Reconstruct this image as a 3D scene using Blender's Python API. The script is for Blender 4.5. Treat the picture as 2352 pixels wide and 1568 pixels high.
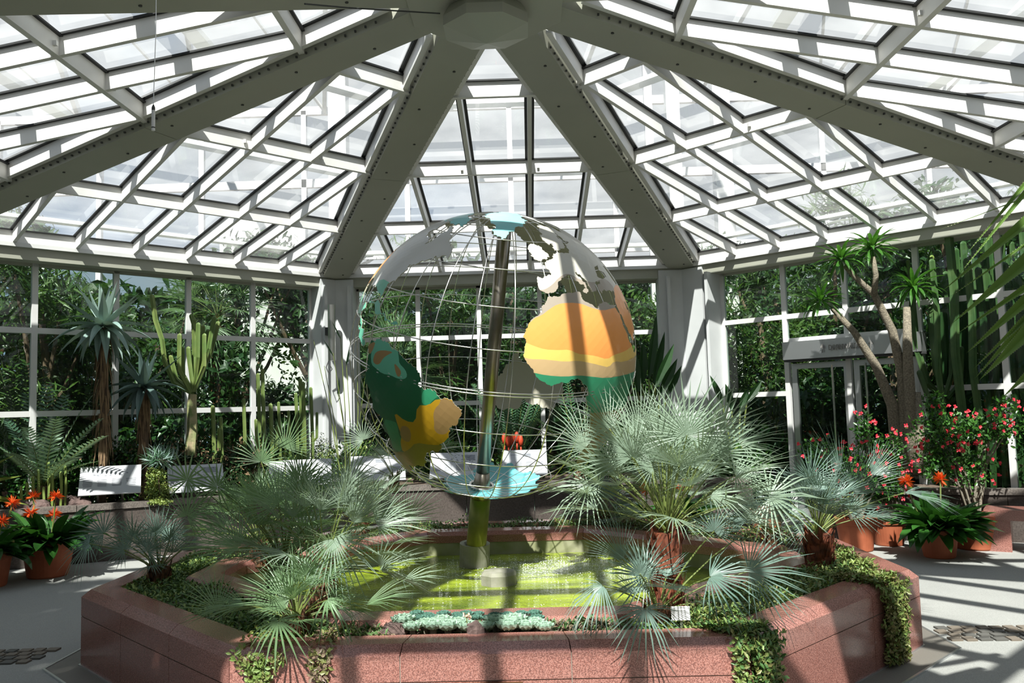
import bpy, math, random
from mathutils import Vector, Matrix, noise
from mathutils.geometry import delaunay_2d_cdt

SC = bpy.context.scene
COL = SC.collection
for _o in list(bpy.data.objects):
    bpy.data.objects.remove(_o)
PI = math.pi
T8 = math.tan(PI / 8)
rnd = random.Random(7)

# ------------------------------------------------------------------ camera
CAM = Vector((0.2387, -6.5465, 1.65))
CR = Vector((0.999461, 0.017835, -0.027555))
CU = Vector((0.028866, -0.077996, 0.996536))
CF = Vector((-0.015624, 0.996794, 0.078469))
FPX = 1941.65
cd = bpy.data.cameras.new('camera')
cam = bpy.data.objects.new('camera', cd)
COL.objects.link(cam)
cam.matrix_world = Matrix(((CR.x, CU.x, -CF.x, CAM.x), (CR.y, CU.y, -CF.y, CAM.y), (CR.z, CU.z, -CF.z, CAM.z), (0, 0, 0, 1)))
cd.sensor_width = 36
cd.lens = FPX / 2352 * 36
cd.clip_start = 0.05
cd.clip_end = 300
SC.camera = cam

# ------------------------------------------------------------------ light
SUN_DIR = Vector((-0.10, -0.74, 1.0)).normalized()
sd = bpy.data.lights.new('sun', 'SUN')
sd.energy = 12.5
sd.angle = math.radians(0.7)
sd.color = (1.0, 0.955, 0.87)
sun = bpy.data.objects.new('sun', sd)
COL.objects.link(sun)
sun.rotation_euler = SUN_DIR.to_track_quat('Z', 'Y').to_euler()
world = bpy.data.worlds.new('sky')
SC.world = world
world.use_nodes = True
wn = world.node_tree
wn.nodes.clear()
wo = wn.nodes.new('ShaderNodeOutputWorld')
bg = wn.nodes.new('ShaderNodeBackground')
tc = wn.nodes.new('ShaderNodeTexCoord')
nz = wn.nodes.new('ShaderNodeTexNoise')
nz.inputs['Scale'].default_value = 1.6
nz.inputs['Detail'].default_value = 6
cr = wn.nodes.new('ShaderNodeValToRGB')
cr.color_ramp.elements[0].position = 0.42
cr.color_ramp.elements[0].color = (0.50, 0.70, 1.0, 1)
cr.color_ramp.elements[1].position = 0.56
cr.color_ramp.elements[1].color = (1.0, 1.0, 1.0, 1)
wn.links.new(tc.outputs['Generated'], nz.inputs['Vector'])
wn.links.new(nz.outputs['Fac'], cr.inputs['Fac'])
wn.links.new(cr.outputs['Color'], bg.inputs['Color'])
bg.inputs['Strength'].default_value = 0.66
wn.links.new(bg.outputs['Background'], wo.inputs['Surface'])
SC.view_settings.view_transform = 'Standard'
SC.view_settings.look = 'None'
SC.view_settings.exposure = 0.0
SC.view_settings.gamma = 1.0
SC.view_settings.use_curve_mapping = False
SC.cycles.max_bounces = 8
SC.cycles.transparent_max_bounces = 24
SC.cycles.diffuse_bounces = 3
SC.cycles.glossy_bounces = 3
SC.cycles.sample_clamp_indirect = 6

ORD = 'first second third fourth fifth sixth seventh eighth ninth tenth eleventh twelfth thirteenth fourteenth fifteenth sixteenth seventeenth eighteenth nineteenth twentieth'.split() + ['twenty-' + w for w in 'first second third fourth fifth sixth seventh eighth ninth'.split()]
# ------------------------------------------------------------------ helpers
def ray(px, py):
    return CF + CR * ((px - 1176) / FPX) - CU * ((py - 784) / FPX)

def at(px, py, y):
    d = ray(px, py)
    return CAM + d * ((y - CAM.y) / d.y)

def atz(px, py, z):
    d = ray(px, py)
    return CAM + d * ((z - CAM.z) / d.z)

def V(*a):
    return Vector(a)

class MB:
    def __init__(s):
        s.v = []; s.f = []; s.m = []
    def quad(s, pts, m=0):
        n = len(s.v); s.v += [tuple(p) for p in pts]; s.f.append(tuple(range(n, n + len(pts)))); s.m.append(m)
    def box(s, c, sz, M=None, m=0):
        n = len(s.v); hx, hy, hz = sz[0] / 2, sz[1] / 2, sz[2] / 2
        for dx, dy, dz in ((-1,-1,-1),(1,-1,-1),(1,1,-1),(-1,1,-1),(-1,-1,1),(1,-1,1),(1,1,1),(-1,1,1)):
            p = Vector((dx*hx, dy*hy, dz*hz))
            if M is not None: p = M @ p
            s.v.append((p.x + c[0], p.y + c[1], p.z + c[2]))
        for q in ((0,3,2,1),(4,5,6,7),(0,1,5,4),(1,2,6,5),(2,3,7,6),(3,0,4,7)):
            s.f.append(tuple(n + k for k in q)); s.m.append(m)
    def bar(s, a, b, w, h, up=Vector((0, 0, 1)), m=0):
        """box from a to b, width w, height h centred on the line"""
        a = Vector(a); b = Vector(b); d = (b - a); L = d.length
        if L < 1e-6: return
        d /= L; x = d.cross(up)
        if x.length < 1e-5: x = d.cross(Vector((0, 1, 0)))
        x.normalize(); z = x.cross(d)
        M = Matrix((x, d, z)).transposed()
        s.box((a + b) / 2, (w, L, h), M, m)
    def prism(s, poly, z0, z1, m=0):
        n = len(s.v); k = len(poly)
        s.v += [(p[0], p[1], z0) for p in poly] + [(p[0], p[1], z1) for p in poly]
        s.f.append(tuple(range(n + k - 1, n - 1, -1))); s.f.append(tuple(range(n + k, n + 2*k))); s.m += [m, m]
        for i in range(k):
            j = (i + 1) % k
            s.f.append((n+i, n+j, n+k+j, n+k+i)); s.m.append(m)
    def tube(s, pts, r, n=8, m=0, cap=True, prof=None):
        pts = [Vector(p) for p in pts]
        if not isinstance(r, (list, tuple)): r = [r] * len(pts)
        up = None; rings = []
        for i, p in enumerate(pts):
            t = (pts[min(i+1, len(pts)-1)] - pts[max(i-1, 0)])
            if t.length < 1e-9: t = Vector((0, 0, 1))
            t.normalize()
            if up is None:
                up = t.orthogonal().normalized()
            else:
                up = up - t * up.dot(t)
                if up.length < 1e-6: up = t.orthogonal()
                up.normalize()
            w = t.cross(up); base = len(s.v)
            for k in range(n):
                a = 2*PI*k/n; q = r[i] * (prof[k % len(prof)] if prof else 1)
                s.v.append(tuple(p + up*(math.cos(a)*q) + w*(math.sin(a)*q)))
            rings.append(base)
        for i in range(len(rings)-1):
            for k in range(n):
                k2 = (k+1) % n
                s.f.append((rings[i]+k, rings[i]+k2, rings[i+1]+k2, rings[i+1]+k)); s.m.append(m)
        if cap:
            s.f.append(tuple(rings[0]+k for k in range(n-1, -1, -1))); s.m.append(m)
            s.f.append(tuple(rings[-1]+k for k in range(n))); s.m.append(m)
    def lathe(s, prof, n=32, c=(0, 0, 0), m=0):
        b = len(s.v)
        for r, z in prof:
            for k in range(n):
                a = 2*PI*k/n; s.v.append((c[0]+r*math.cos(a), c[1]+r*math.sin(a), c[2]+z))
        for i in range(len(prof)-1):
            for k in range(n):
                k2 = (k+1) % n
                s.f.append((b+i*n+k, b+i*n+k2, b+(i+1)*n+k2, b+(i+1)*n+k)); s.m.append(m)
    def leaf(s, base, d, nrm, L, W, bend=0.3, n=4, fold=0.15, m=0, wp=None, twist=0):
        """strap / lance leaf: base point, direction d, face normal nrm, bends towards -nrm"""
        d = Vector(d).normalized(); nrm = Vector(nrm); nrm = (nrm - d*nrm.dot(d))
        if nrm.length < 1e-5: nrm = d.orthogonal()
        nrm.normalize(); sd_ = d.cross(nrm)
        wp = wp or (0.6, 1.0, 0.85, 0.5, 0.0)
        b0 = len(s.v); p = Vector(base); ang = 0; step = L / n
        for i in range(n+1):
            t = i / n
            x = t * (len(wp)-1); k = min(int(x), len(wp)-2); w = (wp[k]*(1-(x-k)) + wp[k+1]*(x-k)) * W / 2
            a = bend * t
            dd = d*math.cos(a) - nrm*math.sin(a); nn = nrm*math.cos(a) + d*math.sin(a)
            if i: p = p + dd * step
            if i == n and wp[-1] == 0:
                s.v.append(tuple(p))
            else:
                s.v += [tuple(p - sd_*w + nn*(fold*w)), tuple(p - nn*(fold*w)), tuple(p + sd_*w + nn*(fold*w))]
        for i in range(n):
            a = b0 + 3*i
            if i == n-1 and wp[-1] == 0:
                s.f += [(a, a+1, a+3), (a+1, a+2, a+3)]
            else:
                s.f += [(a, a+1, a+4, a+3), (a+1, a+2, a+5, a+4)]
            s.m += [m, m]
        return p
    def build(s, name, mats, parent=None, smooth=False, loc=None, kind=None):
        me = bpy.data.meshes.new(name)
        me.from_pydata([tuple(map(float, v)) for v in s.v], [], s.f)
        if not isinstance(mats, (list, tuple)): mats = [mats]
        for q in mats: me.materials.append(q)
        if len(mats) > 1: me.polygons.foreach_set('material_index', s.m)
        if smooth: me.polygons.foreach_set('use_smooth', [True]*len(s.f))
        me.validate(verbose=False)
        me.update()
        o = bpy.data.objects.new(name, me)
        COL.objects.link(o)
        if parent is not None: o.parent = parent
        if loc is not None: o.location = loc
        if kind: o['kind'] = kind
        return o

def tag(o, label=None, cat=None, group=None, kind=None):
    if label: o['label'] = label
    if cat: o['category'] = cat
    if group: o['group'] = group
    if kind: o['kind'] = kind
    return o

def empty(name, loc=(0, 0, 0), label=None, cat=None, group=None, kind=None, rz=0):
    o = bpy.data.objects.new(name, None)
    o.empty_display_size = 0.1
    COL.objects.link(o); o.location = loc; o.rotation_euler = (0, 0, rz)
    return tag(o, label, cat, group, kind)

def kids(o):
    return [c for c in CH.get(o.name, [])]
CH = {}
def copy_tree(o, children, loc, rz=0, sc=1.0, label=None):
    r = o.copy(); COL.objects.link(r); r.location = loc; r.rotation_euler = (0, 0, rz); r.scale = (sc, sc, sc)
    if label: r['label'] = label
    for c in children:
        d = c.copy(); COL.objects.link(d); d.parent = r
    return r

# ------------------------------------------------------------------ materials
def mat(name, col, rough=0.6, metal=0.0, var=None, scale=8.0, bump=0.0, bscale=None, spec=0.5, trans=0.0, coat=0, detail=4.0, ramp=(0.35, 0.65), coord='Object'):
    m = bpy.data.materials.new(name); m.use_nodes = True
    nt = m.node_tree; b = nt.nodes['Principled BSDF']; out = nt.nodes['Material Output']
    b.inputs['Base Color'].default_value = (*col, 1)
    b.inputs['Roughness'].default_value = rough
    b.inputs['Metallic'].default_value = metal
    b.inputs['Specular IOR Level'].default_value = spec
    if coat: b.inputs['Coat Weight'].default_value = coat
    colsock = None
    if var is not None or bump:
        t = nt.nodes.new('ShaderNodeTexCoord')
    if var is not None:
        n = nt.nodes.new('ShaderNodeTexNoise'); n.inputs['Scale'].default_value = scale; n.inputs['Detail'].default_value = detail
        nt.links.new(t.outputs[coord], n.inputs['Vector'])
        r = nt.nodes.new('ShaderNodeValToRGB')
        cs = [col] + ([var] if not isinstance(var[0], (tuple, list)) else list(var))
        r.color_ramp.elements[0].position = ramp[0]; r.color_ramp.elements[0].color = (*cs[0], 1)
        r.color_ramp.elements[1].position = ramp[1]; r.color_ramp.elements[1].color = (*cs[-1], 1)
        for i, c in enumerate(cs[1:-1]):
            e = r.color_ramp.elements.new(ramp[0] + (ramp[1]-ramp[0])*(i+1)/(len(cs)-1)); e.color = (*c, 1)
        nt.links.new(n.outputs['Fac'], r.inputs['Fac']); nt.links.new(r.outputs['Color'], b.inputs['Base Color'])
        colsock = r.outputs['Color']
    if bump:
        n2 = nt.nodes.new('ShaderNodeTexNoise'); n2.inputs['Scale'].default_value = bscale or scale*3; n2.inputs['Detail'].default_value = 3
        nt.links.new(t.outputs[coord], n2.inputs['Vector'])
        bm_ = nt.nodes.new('ShaderNodeBump'); bm_.inputs['Strength'].default_value = bump; bm_.inputs['Distance'].default_value = 0.01
        nt.links.new(n2.outputs['Fac'], bm_.inputs['Height']); nt.links.new(bm_.outputs['Normal'], b.inputs['Normal'])
    if trans:
        tr = nt.nodes.new('ShaderNodeBsdfTranslucent'); mx = nt.nodes.new('ShaderNodeMixShader')
        tr.inputs['Color'].default_value = (min(1, col[0]*1.3), min(1, col[1]*1.35), col[2]*0.8, 1)
        mx.inputs['Fac'].default_value = trans
        nt.links.new(b.outputs['BSDF'], mx.inputs[1]); nt.links.new(tr.outputs['BSDF'], mx.inputs[2]); nt.links.new(mx.outputs['Shader'], out.inputs['Surface'])
    return m

def glass(name, tint=(0.93, 0.97, 0.96), haze=0.05, refl=1.0, hz=(0.9, 0.93, 0.95)):
    m = bpy.data.materials.new(name); m.use_nodes = True
    nt = m.node_tree; nt.nodes.clear(); out = nt.nodes.new('ShaderNodeOutputMaterial')
    tr = nt.nodes.new('ShaderNodeBsdfTransparent'); tr.inputs['Color'].default_value = (*tint, 1)
    gl = nt.nodes.new('ShaderNodeBsdfGlossy'); gl.inputs['Roughness'].default_value = 0.01; gl.inputs['Color'].default_value = (refl, refl, refl, 1)
    df = nt.nodes.new('ShaderNodeBsdfTranslucent'); df.inputs['Color'].default_value = (*hz, 1)
    fr = nt.nodes.new('ShaderNodeFresnel')
    ge_ = nt.nodes.new('ShaderNodeNewGeometry'); ior = nt.nodes.new('ShaderNodeMapRange')
    ior.inputs['To Min'].default_value = 1.5; ior.inputs['To Max'].default_value = 1/1.5   # same reflectance from both sides of the thin pane
    nt.links.new(ge_.outputs['Backfacing'], ior.inputs['Value']); nt.links.new(ior.outputs['Result'], fr.inputs['IOR'])
    m1 = nt.nodes.new('ShaderNodeMixShader'); m2 = nt.nodes.new('ShaderNodeMixShader')
    t = nt.nodes.new('ShaderNodeTexCoord'); n = nt.nodes.new('ShaderNodeTexNoise'); n.inputs['Scale'].default_value = 1.7; n.inputs['Detail'].default_value = 5
    mr = nt.nodes.new('ShaderNodeMapRange'); mr.inputs['From Min'].default_value = 0.3; mr.inputs['From Max'].default_value = 0.7
    mr.inputs['To Min'].default_value = haze*0.4; mr.inputs['To Max'].default_value = haze*1.6
    nt.links.new(t.outputs['Object'], n.inputs['Vector']); nt.links.new(n.outputs['Fac'], mr.inputs['Value'])
    nt.links.new(mr.outputs['Result'], m1.inputs['Fac']); nt.links.new(tr.outputs['BSDF'], m1.inputs[1]); nt.links.new(df.outputs['BSDF'], m1.inputs[2])
    nt.links.new(fr.outputs['Fac'], m2.inputs['Fac']); nt.links.new(m1.outputs['Shader'], m2.inputs[1]); nt.links.new(gl.outputs['BSDF'], m2.inputs[2])
    nt.links.new(m2.outputs['Shader'], out.inputs['Surface'])
    return m

M = {}
M['white'] = mat('white_painted_steel', (0.72, 0.71, 0.70), 0.45, var=(0.66, 0.65, 0.63), scale=3)
M['bar_white'] = mat('white_glazing_bar', (0.80, 0.79, 0.77), 0.45, var=(0.74, 0.72, 0.69), scale=3)
M['beam'] = mat('beige_grey_beam_paint', (0.40, 0.40, 0.33), 0.5, var=(0.37, 0.37, 0.305), scale=1.5)
M['gasket'] = mat('black_gasket', (0.015, 0.015, 0.015), 0.6)
M['dark'] = mat('dark_grey', (0.05, 0.05, 0.05), 0.6)
M['glass_roof'] = glass('roof_glass', (0.86, 0.92, 0.95), 0.115)
M['glass_win'] = glass('window_glass', (0.60, 0.71, 0.66), 0.012)
M['column'] = mat('column_paint', (0.62, 0.63, 0.63), 0.5, var=(0.56, 0.57, 0.57), scale=2)
M['steel'] = mat('brushed_steel', (0.62, 0.61, 0.58), 0.28, 1.0, bump=0.05, bscale=60)
M['wire'] = mat('steel_wire', (0.72, 0.70, 0.66), 0.25, 1.0)
M['pole_up'] = mat('pole_metal', (0.42, 0.38, 0.33), 0.3, 1.0, var=(0.30, 0.26, 0.20), scale=5)
M['pole_low'] = mat('pole_metal_mossy', (0.16, 0.17, 0.03), 0.35, 0.35, var=(0.30, 0.28, 0.07), scale=4, coord='Object')
M['concrete'] = mat('concrete', (0.31, 0.295, 0.24), 0.75, var=(0.22, 0.22, 0.15), scale=9, bump=0.2)
M['terracotta'] = mat('terracotta', (0.42, 0.115, 0.05), 0.7, var=(0.34, 0.085, 0.035), scale=6, bump=0.1)
M['soil'] = mat('soil', (0.08, 0.055, 0.04), 0.95, var=(0.16, 0.11, 0.08), scale=30, bump=0.6, bscale=60)
M['dkgranite'] = mat('dark_granite', (0.11, 0.095, 0.085), 0.35, var=(0.2, 0.17, 0.15), scale=60, detail=2)
M['panel'] = mat('panel_face', (0.50, 0.50, 0.52), 0.4)
M['panel_ink'] = mat('panel_print', (0.24, 0.25, 0.28), 0.6)
M['ink'] = mat('dark_lettering', (0.22, 0.21, 0.2), 0.6)
M['rock'] = mat('lava_rock', (0.07, 0.045, 0.04), 0.9, var=(0.14, 0.09, 0.08), scale=14, bump=0.6)
M['chrome'] = mat('chrome', (0.8, 0.8, 0.8), 0.12, 1.0)
M['alu'] = mat('aluminium', (0.66, 0.67, 0.68), 0.35, 0.9)
def granite(name, base, dark, light):
    m = mat(name, base, 0.17, var=(dark, base, light, base), scale=170, detail=3, ramp=(0.38, 0.62))
    return m
M['granite'] = granite('red_granite', (0.31, 0.12, 0.092), (0.075, 0.04, 0.04), (0.50, 0.26, 0.22))
def leafm(name, c, v=None, trans=0.25, rough=0.45, scale=2.5):
    return mat(name, c, rough, var=v or tuple(x*0.65 for x in c), scale=scale, trans=trans, detail=2)
M['fan'] = leafm('fan_palm_leaf', (0.30, 0.38, 0.29), (0.22, 0.30, 0.22), 0.22, 0.42)
M['fan_green'] = leafm('fan_palm_leaf_green', (0.22, 0.33, 0.18), (0.14, 0.24, 0.11), 0.25, 0.42)
M['fan_blue'] = leafm('fan_palm_leaf_blue', (0.20, 0.29, 0.245), (0.13, 0.21, 0.175), 0.18, 0.42)
M['petiole'] = mat('petiole', (0.15, 0.19, 0.05), 0.45)
M['fibre'] = mat('trunk_fibre', (0.09, 0.05, 0.03), 0.9, var=(0.22, 0.09, 0.04), scale=25, bump=0.5)
M['redfibre'] = mat('red_brown_leaf_bases', (0.24, 0.06, 0.025), 0.8, var=(0.11, 0.035, 0.02), scale=25)
M['aloe'] = leafm('aloe_leaf', (0.28, 0.38, 0.33), (0.2, 0.29, 0.26), 0.05, 0.45)
M['aloe_dark'] = leafm('aloe_leaf_dark', (0.12, 0.19, 0.17), (0.09, 0.14, 0.13), 0.05, 0.45)
M['straw'] = mat('dead_leaf', (0.26, 0.17, 0.09), 0.9, var=(0.15, 0.09, 0.05), scale=6)
M['cactus'] = leafm('cactus_skin', (0.10, 0.17, 0.04), (0.17, 0.22, 0.06), 0.05, 0.55, 5)
M['cactus_dk'] = leafm('cactus_skin_dark', (0.04, 0.10, 0.03), (0.07, 0.13, 0.04), 0.03, 0.5, 5)
M['cactus_lt'] = leafm('cactus_skin_light', (0.26, 0.33, 0.08), (0.16, 0.24, 0.06), 0.08, 0.5, 5)
M['bark'] = mat('grey_bark', (0.24, 0.21, 0.16), 0.85, var=(0.15, 0.13, 0.1), scale=22, bump=0.5)
M['bark_br'] = mat('brown_bark', (0.16, 0.10, 0.06), 0.85, var=(0.09, 0.06, 0.04), scale=12, bump=0.5)
M['green'] = leafm('bright_leaf', (0.07, 0.20, 0.03), (0.04, 0.13, 0.02), 0.3, 0.35)
M['clivia'] = leafm('clivia_leaf', (0.035, 0.12, 0.02), (0.02, 0.075, 0.015), 0.2, 0.3)
M['darkgreen'] = leafm('dark_leaf', (0.022, 0.065, 0.018), (0.012, 0.04, 0.01), 0.2, 0.35)
M['treeleaf'] = leafm('tree_leaf', (0.04, 0.095, 0.02), (0.018, 0.05, 0.01), 0.35, 0.4, 0.6)
M['treeleaf2'] = leafm('tree_leaf_light', (0.085, 0.16, 0.03), (0.035, 0.08, 0.015), 0.4, 0.4, 0.6)
M['cycad'] = leafm('cycad_leaflet', (0.07, 0.16, 0.075), (0.04, 0.11, 0.05), 0.15, 0.35)
M['cycad_lt'] = leafm('cycad_leaflet_silver', (0.26, 0.38, 0.27), (0.11, 0.2, 0.12), 0.15, 0.4)
M['cone'] = mat('orange_cone', (0.62, 0.07, 0.02), 0.6, var=(0.45, 0.04, 0.015), scale=40, bump=0.4)
M['red'] = mat('red_petal', (0.72, 0.035, 0.06), 0.5, trans=0.2)
M['orange'] = mat('orange_petal', (0.85, 0.13, 0.025), 0.5, trans=0.25)
M['sedum'] = leafm('groundcover_green', (0.13, 0.22, 0.05), (0.25, 0.31, 0.08), 0.15, 0.5, 5)
M['sedum_dk'] = leafm('groundcover_dark', (0.05, 0.12, 0.03), (0.09, 0.17, 0.05), 0.1, 0.5, 5)
M['sedum_br'] = leafm('groundcover_brown', (0.20, 0.17, 0.06), (0.12, 0.17, 0.04), 0.1, 0.5, 6)
M['sedum_pu'] = leafm('groundcover_purple', (0.16, 0.09, 0.075), (0.25, 0.2, 0.12), 0.1, 0.5, 6)
M['yellowgreen'] = leafm('yellow_green_leaf', (0.24, 0.27, 0.05), (0.14, 0.2, 0.04), 0.2, 0.5, 6)
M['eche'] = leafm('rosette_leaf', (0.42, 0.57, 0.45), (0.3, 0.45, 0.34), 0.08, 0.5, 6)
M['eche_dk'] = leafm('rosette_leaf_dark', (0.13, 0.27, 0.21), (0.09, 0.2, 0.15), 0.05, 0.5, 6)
M['fore'] = leafm('foreground_leaf', (0.14, 0.24, 0.05), (0.10, 0.18, 0.04), 0.2, 0.4, 3)
M['fore_edge'] = mat('leaf_margin', (0.42, 0.40, 0.25), 0.6)
# ================================================================== structure
A0 = 6.518; ZE = 3.740; ZH = 4.957; BW = 0.40
def sec(i, u, r, z=0):
    """point in sector i (0 = far, then clockwise seen from above): u along the eave, r outwards"""
    a = -i * PI / 4
    return Vector((u*math.cos(a) - r*math.sin(a), u*math.sin(a) + r*math.cos(a), z))
SS = 0.7023; RINGS = (1.603, 3.265, 4.971, 6.566)
def zb(r): return 5.026 - 0.187*r

fl = MB(); fl.box((0, 1.5, -0.05), (34, 32, 0.1))
FM = mat('exposed_aggregate_floor', (0.22, 0.22, 0.21), 0.8, var=((0.36, 0.355, 0.335), (0.26, 0.26, 0.245), (0.43, 0.42, 0.39)), scale=85, detail=6, bump=0.45, bscale=160, ramp=(0.3, 0.7))
fl.build('floor', FM, kind='structure')

ceil = empty('ceiling', (0, 0, 0), kind='structure')
tag(ceil, 'octagonal glass pyramid roof with beige beams and white glazing bars')
for i in range(8):
    a = PI/2 + PI/8 - i*PI/4   # corner direction: left end of sector i
    d = Vector((math.cos(a), math.sin(a), 0)); n = Vector((-d.y, d.x, 0))
    Rc = A0 / math.cos(PI/8)
    b = MB()
    k = (ZH-ZE)/Rc
    for (r0, r1) in ((0.42, Rc*0.489), (Rc*0.489+0.008, Rc+0.08)):
        p0 = d*r0; p1 = d*r1; z0 = ZH-k*r0; z1 = ZH-k*r1; h = 0.30
        vs = []
        for p, z in ((p0, z0), (p1, z1)):
            for s_ in (-1, 1):
                vs += [p + n*(s_*BW/2) + V(0, 0, z), p + n*(s_*BW/2) + V(0, 0, z+h)]
        q = len(b.v); b.v += [tuple(x) for x in vs]
        for f_ in ((0,2,6,4),(1,5,7,3),(0,4,5,1),(2,3,7,6),(0,1,3,2),(4,6,7,5)):
            b.f.append(tuple(q+t for t in f_)); b.m.append(0)
    bo = b.build('roof_beam', M['beam'], ceil)
    # little downlights / bolts on the underside
    bl = MB()
    for t in range(9):
        r = 1.1 + t*0.72; s_ = 0.06 if t % 2 else -0.08
        p = d*r + n*s_; z = ZH-k*r-0.003
        bl.lathe([(0.0, -0.004), (0.014, -0.004), (0.014, 0.01)], 8, (p.x, p.y, z))
    bl.build('bolt', M['dark'], bo)
    # perforated strips and edge bars on both sides of the beam
    for s_ in (-1, 1):
        e = MB()
        off = s_*(BW/2 + 0.055)
        pa = d*0.75 + n*off; pb = d*(Rc-0.05) + n*off
        za = zb(0.75*math.cos(PI/8)); zz = zb((Rc-0.05)*math.cos(PI/8))
        e.bar(pa + V(0, 0, za+0.073), pb + V(0, 0, zz+0.073), 0.05, 0.155)
        e.bar(pa + n*(s_*0.03) + V(0, 0, za+0.152), pb + n*(s_*0.03) + V(0, 0, zz+0.152), 0.09, 0.016, m=1)
        eo = e.build('edge_bar', [M['bar_white'], M['gasket']], ceil)
        hh = MB()
        for t in range(62):
            r = 0.9 + t*0.1
            p = d*r + n*(s_*(BW/2+0.012)) ; z = ZH-k*r+0.035
            hh.box((p.x, p.y, z), (0.016, 0.016, 0.016), m=0)
        hh.build('vent_holes', M['dark'], eo)
for i in range(8):
    g = MB()
    for j, r in enumerate(RINGS):
        hw = r*T8 - 0.2
        e = MB(); z = zb(r)
        tilt = Matrix.Rotation(0, 3, 'X')
        a_, b_ = sec(i, -hw, r, z+0.075), sec(i, hw, r, z+0.075)
        e.bar(a_, b_, 0.052, 0.165)
        e.bar(sec(i, -hw, r, z+0.152), sec(i, hw, r, z+0.152), 0.11, 0.016, m=1)
        po = e.build('purlin', [M['bar_white'], M['gasket']], ceil)
        if j in (1, 3):
            for u in ((-hw+0.05, -0.45, 0.45) if j == 1 else (-hw+0.05,)):
                s_ = 0.05 if u < -hw+0.1 else 0.028
                c_ = MB(); p = sec(i, u, r-0.04, z+0.06); c_.box(p, (s_, s_, s_*1.3)); c_.build('clip', M['white'], po)
    for kk in (0.5, 1.5, 2.5):
        j0 = int(kk-0.5)
        for s_ in (-1, 1):
            u = s_*kk*SS
            e = MB(); r0 = RINGS[j0]; r1 = RINGS[3]+0.02
            e.bar(sec(i, u, r0, zb(r0)+0.073), sec(i, u, r1, zb(r1)+0.073), 0.045, 0.155)
            e.bar(sec(i, u, r0, zb(r0)+0.152), sec(i, u, r1, zb(r1)+0.152), 0.105, 0.016, m=1)
            e.build('rafter', [M['bar_white'], M['gasket']], ceil)
    zg = 0.166
    g.quad([sec(i, -0.35*T8, 0.35, zb(0.35)+zg), sec(i, 0.35*T8, 0.35, zb(0.35)+zg), sec(i, 6.66*T8, 6.66, zb(6.66)+zg), sec(i, -6.66*T8, 6.66, zb(6.66)+zg)])
    g.build('roof_glazing', M['glass_roof'], ceil)
    # outer rails above the glass, parallel to the purlins
    for r in (() if i in (3, 4, 5) else (2.62, 4.35, 6.0, 7.0)):
        e = MB(); hw = r*T8+0.02; z = zb(r)+0.50
        e.bar(sec(i, -hw, r, z), sec(i, hw, r, z), 0.15, 0.05)
        e.build('shade_rail', M['white'], ceil)
    if i != 4:
        f = MB(); hw = A0*T8+0.2
        f.bar(sec(i, -hw, A0+0.22, 3.70), sec(i, hw, A0+0.22, 3.70), 0.36, 0.19)
        f.build('eave_beam', M['beam'], ceil)
        f = MB(); f.bar(sec(i, -hw+.2, A0+0.02, 3.775), sec(i, hw-.2, A0+0.02, 3.775), 0.05, 0.05); f.build('eave_trim', M['white'], ceil)
# hub
hub = MB()
oct_ = lambda r, z, off=0: [V(r*math.cos(PI/8+k*PI/4+off), r*math.sin(PI/8+k*PI/4+off), z) for k in range(8)]
hub.prism([(p.x, p.y) for p in oct_(0.66, 0)], ZH-0.125, ZH+0.25)
hub.build('hub_plate', M['beam'], ceil)
capm = MB()
o1 = oct_(0.36, ZH-0.30); o2 = oct_(0.36, ZH-0.22); o3 = oct_(0.30, ZH-0.12)
n0 = len(capm.v); capm.v += [tuple(p) for p in o1+o2+o3] + [(0, 0, ZH-0.40)]
for k in range(8):
    j = (k+1) % 8
    capm.f += [(k, j, 8+j, 8+k), (8+k, 8+j, 16+j, 16+k), (24, j, k)]; capm.m += [0, 0, 0]
capm.build('hub_cap', M['beam'], ceil)
cb = MB(); cb.tube([at(700, 9, -1.5), at(800, 18, -1.0), at(930, 26, -0.55), at(1010, 31, -0.3)], 0.006, 6, m=0); cb.build('cable', M['dark'], ceil)

# corner columns
for i, nm in ((0, 'left corner of the far window wall'), (1, 'right corner of the far window wall'), (7, 'far left side'), (2, 'far right side')):
    a = -i*PI/4
    cpt = sec(i, -A0*T8, A0)
    e1 = sec(i, 1, 0).normalized(); o1_ = sec(i, 0, 1).normalized()
    e2 = sec(i-1, -1, 0).normalized(); o2_ = sec(i-1, 0, 1).normalized()
    L = 0.27; D = 0.34
    if i == 1: L = 0.36
    poly = [cpt, cpt+e1*L, cpt+e1*L+o1_*D, cpt+(o1_+o2_)*D*0.75, cpt+e2*L+o2_*D, cpt+e2*L]
    m_ = MB(); m_.prism([(p.x, p.y) for p in poly][::-1], 0, 3.72)
    m_.build('corner_column', M['column'], kind='structure')['label'] = 'white corner column at the ' + nm

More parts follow.
